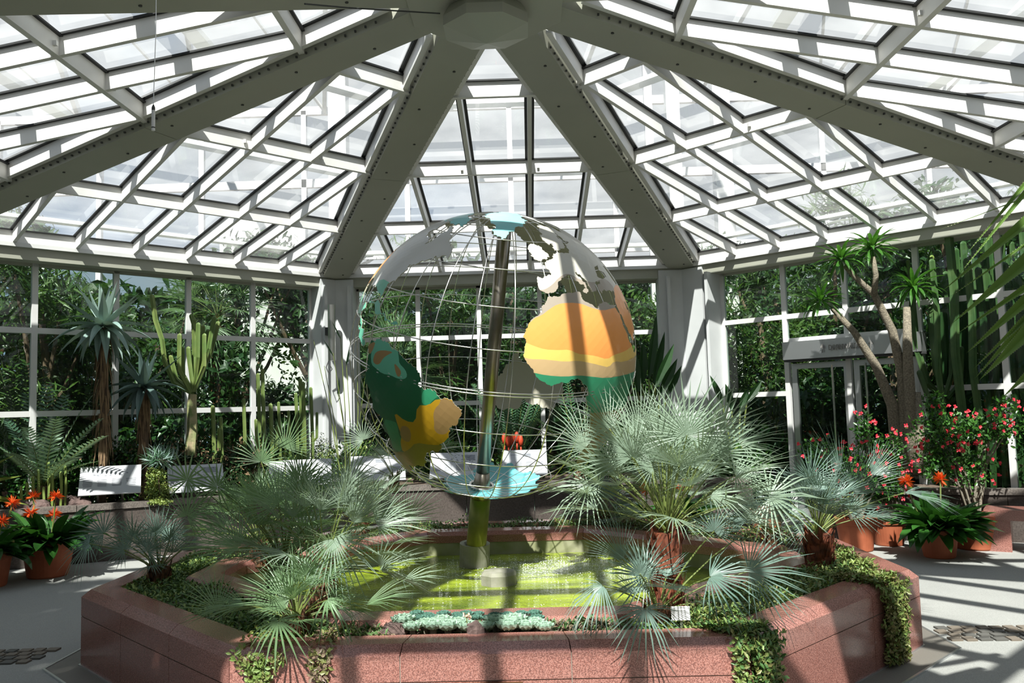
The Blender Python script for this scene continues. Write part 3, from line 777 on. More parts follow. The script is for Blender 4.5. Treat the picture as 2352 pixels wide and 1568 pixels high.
GD = {"africa":{"r":[[34.8,-5.8],[32.8,-7.0],[30.9,-9.2],[29.0,-9.2],[27.1,-12.4],[25.7,-14.0],[23.8,-15.0],[22.9,-15.8],[20.2,-16.9],[19.4,-15.7],[17.6,-15.9],[15.9,-16.1],[14.1,-16.5],[13.1,-16.0],[11.6,-15.2],[9.9,-13.7],[8.2,-12.5],[6.9,-11.7],[5.3,-9.5],[4.2,-7.3],[3.5,-5.8],[4.4,-3.4],[4.6,-0.9],[5.4,1.6],[5.9,4.8],[3.6,7.3],[2.1,9.5],[-0.4,10.5],[-1.0,9.0],[-5.0,12.0],[-11.0,13.8],[-17.0,11.8],[-23.0,14.4],[-29.0,16.8],[-34.0,18.5],[-34.5,21.0],[-33.5,27.0],[-29.0,32.0],[-25.0,33.0],[-20.0,35.0],[-16.0,40.0],[-10.0,40.0],[-4.0,40.0],[2.0,46.0],[8.0,50.0],[11.5,51.0],[10.5,44.0],[12.0,43.0],[15.0,39.6],[19.0,37.2],[24.0,35.3],[27.7,33.8],[29.3,33.0],[30.5,31.5],[31.1,28.4],[31.9,23.7],[31.6,21.1],[29.7,19.5],[30.3,18.1],[31.9,15.7],[33.3,12.1],[34.8,11.3],[36.5,11.8],[36.8,8.9],[36.4,4.5],[35.9,1.3],[34.9,-0.9],[34.7,-3.7]],"b":"taupe","z":[["orange",[[26.6,-13.0],[27.9,-9.5],[30.0,-6.3],[32.2,-1.9],[32.7,3.8],[32.3,9.8],[30.5,15.0],[28.9,21.7],[29.3,31.7],[28.6,42.7],[18.8,56.7],[14.1,55.9],[13.7,56.1],[13.0,37.9],[12.6,31.0],[12.6,23.9],[11.3,19.3],[13.2,13.3],[14.0,8.3],[14.4,4.8],[16.1,1.0],[15.9,-3.2],[16.1,-8.7],[17.3,-13.1],[18.3,-15.9],[20.1,-19.3]]],["yellow",[[18.8,-19.2],[18.3,-15.9],[17.3,-13.1],[16.1,-8.7],[15.9,-3.2],[16.1,1.0],[14.4,4.8],[14.0,8.3],[13.2,13.3],[11.3,19.3],[12.6,23.9],[12.6,31.0],[13.0,37.9],[13.7,56.1],[8.3,54.8],[8.1,48.6],[8.9,30.5],[10.3,23.7],[8.4,20.3],[9.5,15.9],[10.9,10.6],[12.1,4.7],[11.9,-0.7],[12.4,-5.3],[12.8,-9.7],[12.7,-13.9],[13.3,-16.4],[13.6,-18.9]]],["tan",[[13.6,-18.9],[13.3,-16.4],[12.7,-13.9],[12.8,-9.7],[12.4,-5.3],[11.9,-0.7],[12.1,4.7],[10.9,10.6],[9.5,15.9],[8.4,20.3],[10.3,23.7],[8.9,30.5],[8.1,48.6],[4.5,53.9],[1.9,51.2],[4.0,30.7],[4.6,19.0],[6.1,10.7],[7.0,4.8],[6.7,-0.6],[7.3,-8.0],[8.2,-12.7],[8.9,-16.8]]],["green",[[8.9,-16.8],[8.2,-12.7],[7.3,-8.0],[6.7,-0.6],[7.0,4.8],[6.1,10.7],[4.6,19.0],[4.0,30.7],[1.9,51.2],[-8.0,45.0],[-10.0,38.0],[-9.0,25.0],[-7.0,5.0],[-1.7,-9.6]]],["olive",[[-7.0,5.0],[-9.0,25.0],[-10.0,38.0],[-22.0,38.0],[-20.0,10.0]]]]},"europe_and_asia":{"r":[[42.8,-9.1],[40.2,-9.6],[37.6,-9.2],[36.2,-6.7],[36.0,-5.3],[37.3,-1.2],[39.4,0.5],[42.3,3.5],[43.4,7.1],[43.7,9.4],[42.3,10.5],[40.9,12.9],[39.5,15.8],[37.9,16.4],[36.5,13.8],[36.1,15.7],[37.6,17.5],[39.7,17.3],[43.0,14.5],[44.7,13.6],[45.2,14.9],[42.7,17.0],[40.7,19.1],[39.1,18.7],[37.8,19.5],[36.5,19.5],[36.4,22.2],[37.9,23.6],[39.4,24.3],[40.4,26.9],[40.7,29.9],[38.8,25.7],[36.7,25.2],[35.3,26.6],[36.1,34.0],[35.1,39.3],[32.7,36.4],[30.5,35.1],[28.0,35.2],[21.0,39.2],[16.0,42.6],[12.8,44.5],[17.0,55.0],[22.5,59.8],[26.0,56.3],[24.5,51.5],[29.0,48.5],[30.0,49.0],[27.0,52.0],[25.5,57.5],[25.3,61.6],[24.8,67.0],[21.0,72.0],[15.0,73.8],[8.0,77.5],[13.0,80.2],[17.0,82.5],[21.5,87.5],[22.0,91.0],[16.0,95.0],[10.0,98.7],[1.5,103.5],[6.0,102.0],[13.0,100.5],[10.0,107.0],[16.0,108.0],[21.0,108.0],[22.0,114.0],[27.0,120.5],[31.0,122.0],[37.0,122.5],[40.0,118.0],[39.0,125.0],[35.0,126.0],[35.5,129.5],[43.0,132.0],[52.0,141.0],[59.0,150.0],[60.0,163.0],[51.0,157.0],[60.0,170.0],[64.5,178.0],[66.0,188.0],[70.0,180.0],[70.0,160.0],[72.0,140.0],[73.0,120.0],[77.0,104.0],[73.0,85.0],[69.0,68.0],[68.0,50.0],[66.0,42.0],[67.0,38.0],[69.5,33.0],[71.0,26.0],[72.3,23.7],[65.2,9.1],[60.5,5.0],[58.3,6.6],[59.1,10.4],[55.2,8.2],[55.2,10.8],[56.2,18.0],[57.3,20.4],[60.2,22.4],[62.7,22.0],[66.1,27.7],[63.9,26.1],[61.0,25.8],[59.9,30.5],[58.7,23.1],[55.5,21.5],[54.2,15.8],[54.2,8.2],[52.5,3.9],[50.6,0.9],[48.9,-3.2],[47.5,-3.4],[45.2,-1.8],[43.6,-1.7]],"b":"cream","z":[["taupe",[[37.0,-12.2],[37.4,-9.2],[37.5,-6.8],[39.6,-2.4],[42.6,2.1],[44.2,6.8],[44.1,10.1],[41.4,15.0],[40.0,23.6],[40.8,29.3],[41.2,36.1],[39.4,40.2],[36.4,42.3],[32.5,37.9],[28.6,36.0],[30.2,14.9],[33.2,-9.8]]],["orange",[[37.4,43.6],[35.0,60.5],[32.6,59.8],[29.1,59.0],[38.0,75.0],[30.0,80.0],[20.0,70.0],[10.0,50.0],[9.3,55.2],[17.1,39.9],[28.4,33.5],[32.7,36.4]]]]},"black_sea":{"r":[[46.6,34.8],[44.1,31.6],[42.4,30.3],[41.4,32.4],[41.4,40.6],[43.4,41.3],[44.9,36.7],[47.1,40.5]],"h":1},"south_america":{"r":[[7.7,-79.5],[10.7,-75.6],[12.4,-73.0],[10.9,-71.3],[10.0,-67.1],[9.4,-64.3],[9.1,-62.3],[7.3,-60.1],[6.2,-56.6],[5.3,-54.3],[3.4,-52.5],[1.7,-51.8],[0.2,-52.6],[-1.0,-52.8],[-1.1,-51.0],[-1.3,-48.5],[-3.0,-45.0],[-3.4,-41.7],[-4.8,-38.9],[-6.7,-36.0],[-8.1,-36.0],[-11.8,-37.2],[-13.4,-39.5],[-14.9,-40.4],[-18.2,-40.7],[-20.7,-42.1],[-24.0,-43.9],[-26.4,-48.6],[-28.4,-51.3],[-32.3,-53.0],[-38.6,-60.7],[-44.3,-68.6],[-51.0,-82.4],[-54.0,-69.0],[-50.0,-75.5],[-43.0,-74.0],[-33.0,-72.0],[-25.0,-70.5],[-18.0,-71.0],[-14.0,-76.5],[-6.0,-81.0],[-3.0,-80.0],[2.0,-78.5]],"b":"darkgreen","z":[["teal",[[11.2,-76.7],[11.6,-70.4],[9.7,-63.1],[6.9,-61.9],[5.2,-61.5],[3.6,-58.4],[1.5,-57.3],[0.1,-58.6],[-0.3,-61.5],[0.2,-65.2],[-0.3,-69.3],[0.7,-73.1],[1.4,-76.1],[4.9,-77.2]]],["brown",[[7.5,-80.4],[10.3,-75.5],[7.0,-76.1],[4.8,-77.7],[5.0,-78.6]]],["brown",[[6.5,-74.2],[8.0,-70.8],[8.6,-64.7],[6.9,-67.6],[5.2,-69.7],[2.8,-71.1],[2.0,-73.3],[2.7,-75.4],[4.9,-75.1]]],["brown",[[4.9,-63.9],[3.8,-61.6],[2.3,-60.0],[0.5,-60.7],[0.5,-61.8],[2.1,-62.9]]],["green",[[-18.4,-71.3],[-17.4,-64.5],[-18.1,-62.9],[-23.3,-63.3],[-25.3,-62.3],[-32.2,-65.7],[-32.8,-71.2],[-25.8,-69.6]]],["green",[[-2.2,-50.4],[-0.6,-48.6],[-2.8,-44.1],[-4.6,-46.4],[-7.3,-48.3],[-7.4,-50.8],[-4.2,-51.1]]],["ochre",[[-13.3,-63.7],[-15.8,-58.4],[-15.1,-53.8],[-8.1,-52.8],[-7.3,-48.3],[-3.9,-45.0],[-2.3,-34.5],[-11.8,-34.0],[-17.5,-40.0],[-22.5,-43.8],[-23.5,-48.2],[-24.1,-55.2],[-29.4,-59.3],[-32.3,-65.0],[-27.1,-64.0],[-22.8,-61.8],[-18.1,-62.9]]],["brown",[[-3.3,-44.0],[-4.3,-38.9],[-7.1,-35.1],[-12.2,-36.7],[-13.9,-39.0],[-15.4,-40.5],[-17.6,-42.0],[-17.9,-45.0],[-16.1,-46.4],[-13.4,-46.1],[-10.5,-46.5],[-7.9,-45.8],[-5.6,-43.9]]],["brown",[[-18.7,-61.4],[-17.6,-58.1],[-19.6,-56.4],[-24.6,-57.8],[-25.4,-60.6],[-23.7,-62.8]]],["olive",[[-36.5,-81.2],[-32.7,-66.0],[-28.9,-59.8],[-24.1,-55.2],[-23.5,-48.2],[-22.5,-43.8],[-22.6,-40.2],[-58.0,-45.0],[-60.0,-75.0],[-45.0,-80.0],[-38.0,-80.0]]]]},"north_america":{"r":[[63.2,-80.8],[62.2,-73.0],[57.7,-65.1],[53.6,-60.4],[49.9,-56.2],[46.2,-55.0],[47.6,-59.1],[46.1,-61.8],[46.9,-63.7],[45.0,-63.8],[43.6,-68.7],[42.1,-71.5],[40.5,-76.9],[37.4,-76.5],[35.2,-77.5],[31.9,-81.2],[28.9,-82.7],[25.1,-83.3],[27.1,-86.5],[28.5,-91.6],[28.7,-101.0],[25.8,-112.5],[23.4,-112.0],[21.4,-107.8],[18.6,-111.1],[19.7,-99.3],[21.2,-92.7],[19.4,-92.0],[17.3,-95.5],[15.5,-94.7],[14.5,-90.6],[12.2,-86.2],[9.3,-86.1],[7.3,-82.3],[6.3,-85.1],[8.4,-88.6],[12.2,-93.2],[13.0,-90.0],[16.0,-95.0],[20.0,-105.5],[27.0,-110.5],[31.0,-114.0],[23.0,-110.0],[34.0,-120.0],[40.0,-124.0],[48.0,-125.0],[58.0,-137.0],[60.0,-150.0],[56.0,-160.0],[63.0,-165.0],[71.0,-157.0],[69.0,-135.0],[68.0,-115.0],[68.0,-95.0],[63.0,-92.0],[58.0,-93.0],[55.0,-82.0],[51.0,-80.0],[57.0,-77.0],[62.0,-77.0]],"b":"grey","z":[["orange",[[45.0,-111.0],[40.0,-107.0],[36.0,-103.0],[32.0,-104.5],[28.0,-108.0],[24.0,-112.0],[22.0,-124.0],[46.0,-124.0]]],["cream2",[[36.0,-103.0],[33.0,-98.0],[27.0,-99.0],[22.0,-105.0],[19.0,-108.0],[24.0,-112.0],[28.0,-108.0],[32.0,-104.5]]],["teal",[[24.0,-112.0],[22.0,-105.0],[24.0,-99.0],[27.0,-97.5],[22.0,-85.0],[8.0,-75.0],[5.0,-84.0],[14.0,-100.0],[18.0,-114.0]]],["teal",[[32.0,-92.0],[31.5,-79.0],[24.0,-77.0],[24.0,-87.0],[28.0,-93.0]]]]},"arctic_islands":{"r":[[65.7,-102.7],[67.8,-123.8],[70.9,-125.4],[75.0,-128.8],[81.1,-139.6],[83.7,-151.2],[79.4,-135.3],[77.0,-107.7],[72.9,-83.2],[67.6,-67.3],[64.9,-66.9],[66.6,-75.5],[65.0,-77.3]],"b":"cyan","z":[]},"greenland":{"r":[[80.8,-79.8],[85.7,-175.5],[85.6,117.5],[81.4,13.4],[73.1,-1.8],[70.1,-8.2],[67.2,-17.8],[65.1,-23.7],[61.9,-24.9],[59.7,-27.6],[61.3,-31.8],[64.1,-35.8],[70.0,-38.5],[75.5,-51.2],[75.8,-58.5]],"b":"cyan","z":[]},"british_isles":{"r":[[58.4,-6.6],[54.0,-10.7],[52.0,-10.5],[49.7,-6.7],[50.5,-1.6],[51.8,1.7],[54.4,-0.2],[57.7,-2.2]],"b":"cream","z":[]},"caribbean_islands":{"r":[[22.2,-90.2],[23.4,-84.5],[21.8,-79.5],[20.2,-77.3],[19.1,-73.1],[19.0,-68.5],[17.7,-65.4],[16.6,-65.0],[18.0,-68.7],[18.1,-73.3],[19.4,-78.7],[21.0,-83.2]],"b":"teal","z":[]},"antarctica":{"r":[[-70.0,0.0],[-69.0,30.0],[-67.0,60.0],[-66.0,90.0],[-66.5,120.0],[-69.0,150.0],[-74.0,165.0],[-78.0,180.0],[-77.0,-160.0],[-75.0,-140.0],[-74.0,-120.0],[-73.0,-100.0],[-72.0,-75.0],[-66.0,-65.0],[-63.5,-58.0],[-72.0,-62.0],[-75.0,-60.0],[-78.0,-45.0],[-76.0,-30.0],[-72.0,-15.0]],"b":"cyan","z":[]},"australia":{"r":[[-17.0,123.0],[-12.0,131.0],[-15.0,136.0],[-11.0,142.5],[-19.0,147.0],[-25.0,153.0],[-33.0,152.0],[-38.5,147.0],[-38.0,141.0],[-32.0,134.0],[-34.0,123.0],[-34.0,115.0],[-26.0,113.5],[-21.0,115.0]],"b":"orange","z":[]}}
GCOL = {'taupe': (0.37, 0.31, 0.25), 'orange': (0.95, 0.36, 0.09), 'yellow': (0.92, 0.60, 0.15), 'tan': (0.60, 0.41, 0.21), 'green': (0.035, 0.27, 0.135), 'olive': (0.27, 0.21, 0.06),
        'cream': (0.58, 0.55, 0.48), 'cream2': (0.72, 0.64, 0.42), 'grey': (0.56, 0.55, 0.52), 'teal': (0.15, 0.50, 0.34), 'brown': (0.36, 0.22, 0.09), 'ochre': (0.52, 0.29, 0.015), 'darkgreen': (0.015, 0.13, 0.055), 'cyan': (0.28, 0.66, 0.68), 'turquoise': (0.15, 0.50, 0.53)}
for k_, c_ in GCOL.items(): M['g_'+k_] = mat('paint_'+k_, c_, 0.38, coat=0.15)
M['plate_back'] = mat('plate_back_metal', (0.42, 0.39, 0.31), 0.5, 0.2)
def inpoly(x, y, P):
    c = False; n = len(P); j = n-1
    for i in range(n):
        if (P[i][1] > y) != (P[j][1] > y) and x < (P[j][0]-P[i][0])*(y-P[i][1])/(P[j][1]-P[i][1])+P[i][0]: c = not c
        j = i
    return c
grnd = random.Random(11)
def jag(P, closed=True, amp=0.11, minlen=0.5):
    out = []; n = len(P)
    for i in range(n if closed else n-1):
        a = P[i]; b_ = P[(i+1) % n]
        def sub(p, q, d):
            L = math.hypot(q[0]-p[0], q[1]-p[1])
            if d == 0 or L < minlen: return [p]
            f = grnd.uniform(0.4, 0.6); o = grnd.uniform(-1, 1)*amp*L
            m = (p[0]+(q[0]-p[0])*f-(q[1]-p[1])/L*o, p[1]+(q[1]-p[1])*f+(q[0]-p[0])/L*o)
            return sub(p, m, d-1) + sub(m, q, d-1)
        out += sub(tuple(a), tuple(b_), 5)
    if not closed: out.append(tuple(P[-1]))
    return out
def plate(name, d, label, amp=0.16, name2=''):
    ring = d['r']
    # azimuthal equidistant projection about the ring's middle
    vs = [gpos(a, b_, 1.0)-GC for a, b_ in ring]
    c = sum(vs, Vector()).normalized()
    X = c.orthogonal().normalized(); Y = c.cross(X)
    def pr(la, lo):
        v = gpos(la, lo, 1.0)-GC; t = math.degrees(math.acos(max(-1, min(1, v.dot(c)))))
        w = v - c*v.dot(c)
        if w.length < 1e-9: return (0, 0)
        w.normalize(); return (w.dot(X)*t, w.dot(Y)*t)
    def inv(x, y, R):
        t = math.radians(math.hypot(x, y)); 
        if t < 1e-9: return GC + c*R
        w = (X*x + Y*y).normalized(); return GC + (c*math.cos(t) + w*math.sin(t))*R
    P = jag([pr(*q) for q in ring], amp=amp)
    Z = []
    for zn, zr in d['z']:
        q = [pr(*t) for t in zr]
        # smooth the zone border once (Chaikin)
        for _ in range(1):
            nq = []
            for i in range(len(q)):
                a, b_ = q[i], q[(i+1) % len(q)]
                nq += [(a[0]*.75+b_[0]*.25, a[1]*.75+b_[1]*.25), (a[0]*.25+b_[0]*.75, a[1]*.25+b_[1]*.75)]
            q = nq
        Z.append((zn, q))
    verts = []; edges = []
    def addring(q):
        n = len(verts)
        for t in q: verts.append(Vector(t))
        edges.extend([(n+i, n+(i+1) % len(q)) for i in range(len(q))])
    addring(P)
    H = []
    for h in d.get('holes', []):
        hp = jag([pr(*q) for q in h]); H.append(hp); addring(hp)
    for zn, q in Z: addring(q)
    x0 = min(p[0] for p in P); x1 = max(p[0] for p in P); y0 = min(p[1] for p in P); y1 = max(p[1] for p in P)
    st = 2.5; y = y0
    while y < y1:
        x = x0 + grnd.random()*0.5
        while x < x1:
            if inpoly(x, y, P): verts.append(Vector((x, y)))
            x += st
        y += st
    res = delaunay_2d_cdt(verts, edges, [], 0, 0.02)
    ov, of = res[0], res[2]
    m_ = MB(); n = len(ov)
    TH = 0.006
    m_.v = [tuple(L_(inv(p.x, p.y, GR+0.006))) for p in ov] + [tuple(L_(inv(p.x, p.y, GR+0.006-TH))) for p in ov]
    mats = [d['b'] if name2 == 'antarctica' else 'plate_back', d['b']]; em = {}
    for f in of:
        cx = sum(ov[i].x for i in f)/len(f); cy = sum(ov[i].y for i in f)/len(f)
        if not inpoly(cx, cy, P): continue
        if any(inpoly(cx, cy, h) for h in H): continue
        zn = d['b']
        for z_, q in Z:
            if inpoly(cx, cy, q): zn = z_
        if zn not in mats: mats.append(zn)
        a, b_, e_ = [inv(ov[i].x, ov[i].y, GR) for i in f[:3]]
        if (b_-a).cross(e_-a).dot(a-GC) < 0: f = f[::-1]
        m_.f.append(tuple(f)); m_.m.append(mats.index(zn))
        m_.f.append(tuple(n+i for i in f[::-1])); m_.m.append(0)
        for i in range(len(f)):
            e2 = (f[i], f[(i+1) % len(f)]); em[e2] = mats.index(zn)
    for (a, b_), mi in em.items():
        if (b_, a) not in em:
            m_.f.append((b_, a, n+a, n+b_)); m_.m.append(0)
    o = m_.build(name, [M['plate_back'] if mats[0] == 'plate_back' else M['g_'+mats[0]]] + [M['g_'+q] for q in mats[1:]], gl)
    # smooth faces on the sphere
    o.data.polygons.foreach_set('use_smooth', [f_ % 2 == 0 and False for f_ in range(len(o.data.polygons))])
    o['label'] = label
    return o
GD['antarctica']['b'] = 'turquoise'
GD['europe_and_asia']['holes'] = [GD['black_sea']['r'], [[46, 49], [45, 53], [40, 53], [37, 53.5], [37, 50], [41, 49]]]
LBL = {'africa': 'orange, yellow and tan banded plate of Africa', 'europe_and_asia': 'cream plate of Europe and Asia', 'south_america': 'dark green and ochre plate of South America',
       'north_america': 'pale grey plate of North America', 'greenland': 'pale cyan plate of Greenland', 'arctic_islands': 'cyan plates of the Arctic islands', 'british_isles': 'small cream plate of the British Isles',
       'caribbean_islands': 'thin teal strip of the Caribbean islands', 'antarctica': 'turquoise dish-shaped plate of Antarctica at the foot', 'australia': 'orange plate of Australia on the far side'}
for k_, d_ in GD.items():
    if 'h' in d_: continue
    plate('continent_plate', d_, LBL[k_], 0.17 if k_ == 'africa' else 0.27, k_)
# ================================================================== plants
def fan(m_, hub, axis, nrm, L, nseg=22, spread=105, droop=0.25, cup=0.25, seed=0, m=0, split=0.2):
    """palmate blade: segments radiate from hub about the axis in the plane with normal nrm"""
    r_ = random.Random(seed)
    axis = Vector(axis).normalized(); nrm = Vector(nrm); nrm = (nrm - axis*nrm.dot(axis)).normalized(); side = axis.cross(nrm)
    sp = math.radians(spread); dth = 2*sp/nseg
    for k in range(nseg):
        th = -sp + (k+0.5+r_.uniform(-.18, .18))*dth
        f = abs(th)/sp
        l = L*(1.0 - 0.30*f*f)*r_.uniform(0.82, 1.06)
        d = (axis*math.cos(th) + side*math.sin(th))
        d = (d + nrm*(cup*(0.3+0.7*f))).normalized()
        tng = (side*math.cos(th) - axis*math.sin(th))
        nn = tng.cross(d); 
        if nn.dot(nrm) < 0: nn = -nn
        wj = 2*math.tan(dth/2)*l*split*1.0
        wm = wj*0.92
        b0 = len(m_.v)
        dr_ = droop*r_.uniform(0.6, 1.5)
        def P(t, w, ridge):
            p = Vector(hub) + d*(l*t) - nn*(dr_*l*t*t*0.6) - Vector((0, 0, 1))*(dr_*0.5*l*t**2.5)
            return [tuple(p - tng*w/2), tuple(p - nn*ridge), tuple(p + tng*w/2)]
        m_.v += P(0.02, wj*0.07, 0) + P(split, wm, wm*0.28) + P(0.6, wm*1.0, wm*0.4) + [P(1.0, 0, 0)[1]]
        for q in (0, 3):
            a = b0+q; m_.f += [(a, a+1, a+4, a+3), (a+1, a+2, a+5, a+4)]; m_.m += [m, m]
        a = b0+6; m_.f += [(a, a+1, a+3), (a+1, a+2, a+3)]; m_.m += [m, m]

def frond(root, start, hub, axis, nrm, L, mats, seed=0, **kw):
    m_ = MB(); start = Vector(start); hub = Vector(hub)
    mid = (start+hub)/2 + Vector((0, 0, 0.12*(hub-start).length))
    pts = [start*(1-t)**2 + mid*2*t*(1-t) + hub*t*t for t in (0, .25, .5, .75, 1)]
    m_.tube(pts, [0.008, 0.005, 0.0042, 0.0038, 0.003], 5, m=1)
    fan(m_, hub, axis, nrm, L, seed=seed, **kw)
    return m_.build('frond', mats, root)

def fan_palm(name, base, crown, keys, nfill, rad, Lf, mats, label, seed, trunk_r=0.07, trunk_mat='fibre', droop=0.2, fillel=(5, 80), azr=None, nseg=22):
    """base: soil point, crown: top of the trunk; keys: (hubpoint, axis, normal, L)"""
    e = empty('fan_palm', base, label, 'palm')
    O_ = Vector(base); C_ = Vector(crown) - O_
    r_ = random.Random(seed)
    tk = MB()
    n = 7
    pts = [C_*(k/n) for k in range(n+1)]
    tk.tube(pts, [trunk_r*(1.15 if k < 2 else 1) * r_.uniform(0.9, 1.1) for k in range(n+1)], 12)
    for k in range(110):
        t = r_.uniform(0.0, 1.05); a = r_.uniform(0, 2*PI)
        p = C_*t + V(math.cos(a), math.sin(a), 0)*trunk_r*0.9
        tk.leaf(p, V(math.cos(a)*0.8, math.sin(a)*0.8, 0.9), V(math.cos(a), math.sin(a), -0.6), r_.uniform(0.05, 0.11), 0.035, 0.5, 2, wp=(1, 0.8, 0.3))
    tk.build('trunk', M[trunk_mat], e)
    for i, kf in enumerate(keys):
        h, ax, nr, L = kf[:4]; kw = kf[4] if len(kf) > 4 else {}
        kw = dict(dict(nseg=nseg, droop=droop), **kw)
        frond(e, C_ + V(r_.uniform(-.03, .03), r_.uniform(-.03, .03), 0), Vector(h)-O_, ax, nr, L, mats, seed*50+i, **kw)
    nfill = int(nfill*1.7)
    for i in range(nfill):
        az = (i*2.39996 + r_.uniform(-.3, .3)) if azr is None else r_.uniform(*azr)
        el = math.radians(fillel[0] + (fillel[1]-fillel[0])*((i+0.5)/nfill) + r_.uniform(-6, 6))
        d = V(math.cos(az)*math.cos(el), math.sin(az)*math.cos(el), math.sin(el))
        pl_ = rad*r_.uniform(0.75, 1.1)
        h = C_ + d*pl_
        if h.z < 0.05: h.z = 0.05
        ax = (d + V(0, 0, -0.35+0.3*r_.random()) + V(r_.uniform(-.25, .25), r_.uniform(-.25, .25), 0)).normalized()
        nr = V(-d.x*math.sin(el)*0.9, -d.y*math.sin(el)*0.9, math.cos(el)+0.25) + V(r_.uniform(-.5, .5), r_.uniform(-.5, .5), r_.uniform(-.1, .3))
        frond(e, C_, h, ax, nr, Lf*r_.uniform(0.8, 1.1), mats, seed*50+20+i, nseg=nseg, spread=r_.uniform(60, 105), droop=droop, cup=r_.uniform(0.1, 0.4))
    return e

def ia(deg, toward=0.0):
    """direction seen at an angle in the picture plane (0 right, 90 up), leaning to the camera by 'toward'"""
    a = math.radians(deg); return V(math.cos(a), -toward, math.sin(a))

FM1 = [M['fan'], M['petiole']]; FM2 = [M['fan_green'], M['petiole']]; FM3 = [M['fan_blue'], M['petiole']]
FR = V(0, -1, 0.25)   # face roughly to the camera

# --- big palm at the right of the pool, brown trunk
b_ = V(at(1528, 1385, -1.75).x, -1.75, 0.44); cpt = at(1530, 1222, -1.75)
K = []
def key(px, py, y, ang, L, tow=0.0, nr=None, **kw): K.append((at(px, py, y), ia(ang, tow), nr or FR, L*0.93, kw))
key(1578, 1000, -1.95, 80, 0.43, 0.1, V(0, -1, 0.05), spread=115, nseg=26, cup=0.3)
key(1345, 1028, -1.6, 125, 0.36, 0.1, V(-.3, -.5, 1), spread=80)
key(1390, 1082, -1.7, 120, 0.30, 0.3, V(.1, -.8, .6), spread=120)
key(1352, 1116, -1.9, 200, 0.30, 0.5, V(0, -.6, .9), spread=120, droop=0.5)
key(1452, 1050, -2.0, 138, 0.46, 0.1, V(-.4, -.7, .7), spread=70)
key(1400, 985, -1.5, 118, 0.36, 0, V(.3, -.8, .5), spread=85)
key(1470, 1000, -1.5, 105, 0.46, 0, V(.3, -.9, .3), spread=60)
key(1640, 1040, -1.6, 45, 0.46, 0, V(.3, -.7, .7), spread=90)
key(1700, 1020, -1.5, 25, 0.36, 0.1, V(.1, -.5, 1), spread=95)
key(1690, 1090, -1.7, 10, 0.36, 0.2, V(.1, -.5, 1), spread=100)
key(1600, 1060, -1.2, 75, 0.45, 0, V(-.3, -.9, .3), spread=95)
key(1660, 985, -1.2, 60, 0.38, 0, V(-.1, -.9, .4), spread=90)
key(1770, 1142, -1.9, 15, 0.34, 0.6, V(0, -.8, .7), spread=140, nseg=24, droop=0.35)
key(1632, 1140, -2.1, 10, 0.32, 0.4, V(0, -.35, 1), spread=75, droop=0.35)
key(1500, 1075, -1.95, 160, 0.26, 0.3, V(.2, -.6, .8), spread=80)
key(1540, 1105, -1.4, 95, 0.34, 0, V(0, -1, .2), spread=70)
fan_palm('fan_palm', b_, cpt, K, 20, 0.50, 0.36, FM1, 'tall silvery fan palm with brown trunk at the front right of the pool', 1, 0.085, 'redfibre', fillel=(12, 85))
K = []
key(1482, 1398, -2.44, -88, 0.24, 0.75, V(0, -.75, .7), spread=125, nseg=22, droop=0.5, cup=0.05)
key(1385, 1345, -2.05, 205, 0.34, 0.35, V(.1, -.3, 1), spread=85, droop=0.9)
key(1630, 1325, -2.1, 10, 0.36, 0.5, V(.1, -.6, .8), spread=95, droop=0.4)
key(1640, 1220, -1.8, 70, 0.28, 0.2, V(.1, -.9, .3), spread=110)
key(1720, 1312, -2.0, 5, 0.38, 0.2, V(0, -.8, .6), spread=100, nseg=28, droop=0.25)
key(1430, 1285, -1.95, 118, 0.34, 0.1, V(-.3, -.9, .2), spread=50)
key(1470, 1318, -2.1, 70, 0.30, 0.2, V(.3, -1, .1), spread=100)
key(1755, 1200, -1.5, 178, 0.36, 0.1, V(0, -.15, 1), spread=40, droop=0.1)
key(1480, 1325, -2.0, 150, 0.28, 0.3, V(0, -.8, .5), spread=120)
b2 = V(at(1500, 1390, -1.95).x, -1.95, 0.44)
fan_palm('fan_palm', b2, b2+V(0.03, 0, 0.10), K, 3, 0.22, 0.24, FM3, 'low fan palm in front of the brown trunk, one leaf hanging over the granite edge', 2, 0.05, 'fibre', fillel=(10, 80))

# --- left clump
K = []
key(700, 1130, -0.9, 100, 0.34, 0, V(.2, -1, .2), spread=100)
key(430, 1102, -1.2, 60, 0.24, 0.3, V(0, -1, .3), spread=170, nseg=18, droop=.1)
key(500, 1118, -1.25, 80, 0.26, 0.3, V(0, -1, .3), spread=165, nseg=20, droop=.15)
key(640, 1158, -1.5, 140, 0.36, 0.1, V(-.1, -.8, .6), spread=85)
key(600, 1060, -0.6, 80, 0.32, 0, V(0, -1, .2), spread=110)
key(655, 1030, -0.3, 70, 0.34, 0, V(0, -1, .2), spread=90)
key(550, 1258, -1.7, 140, 0.42, 0.15, V(-.2, -.6, .8), spread=75)
key(430, 1185, -1.3, 60, 0.26, 0, V(.2, -.9, .3), spread=130)
key(700, 1240, -1.4, 120, 0.35, 0, V(0, -1, .2), spread=100)
fan_palm('fan_palm', V(-1.35, -1.2, .44), V(-1.32, -1.15, 0.70), K, 16, 0.50, 0.34, FM2, 'bushy green fan palm left of the pool, leaves rising over the info panels', 3, 0.07, fillel=(5, 80))
K = []
key(812, 1200, -1.5, 65, 0.42, 0.1, V(.3, -.9, .4), spread=60, nseg=26)
key(765, 1238, -1.9, -55, 0.34, 0.5, V(0, -.5, 1), spread=100, nseg=24, droop=.45)
key(870, 1310, -1.6, 20, 0.34, 0.1, V(-.1, -.3, 1), spread=50)
key(925, 1335, -1.4, 15, 0.34, 0.15, V(.1, -.2, 1), spread=70, nseg=14)
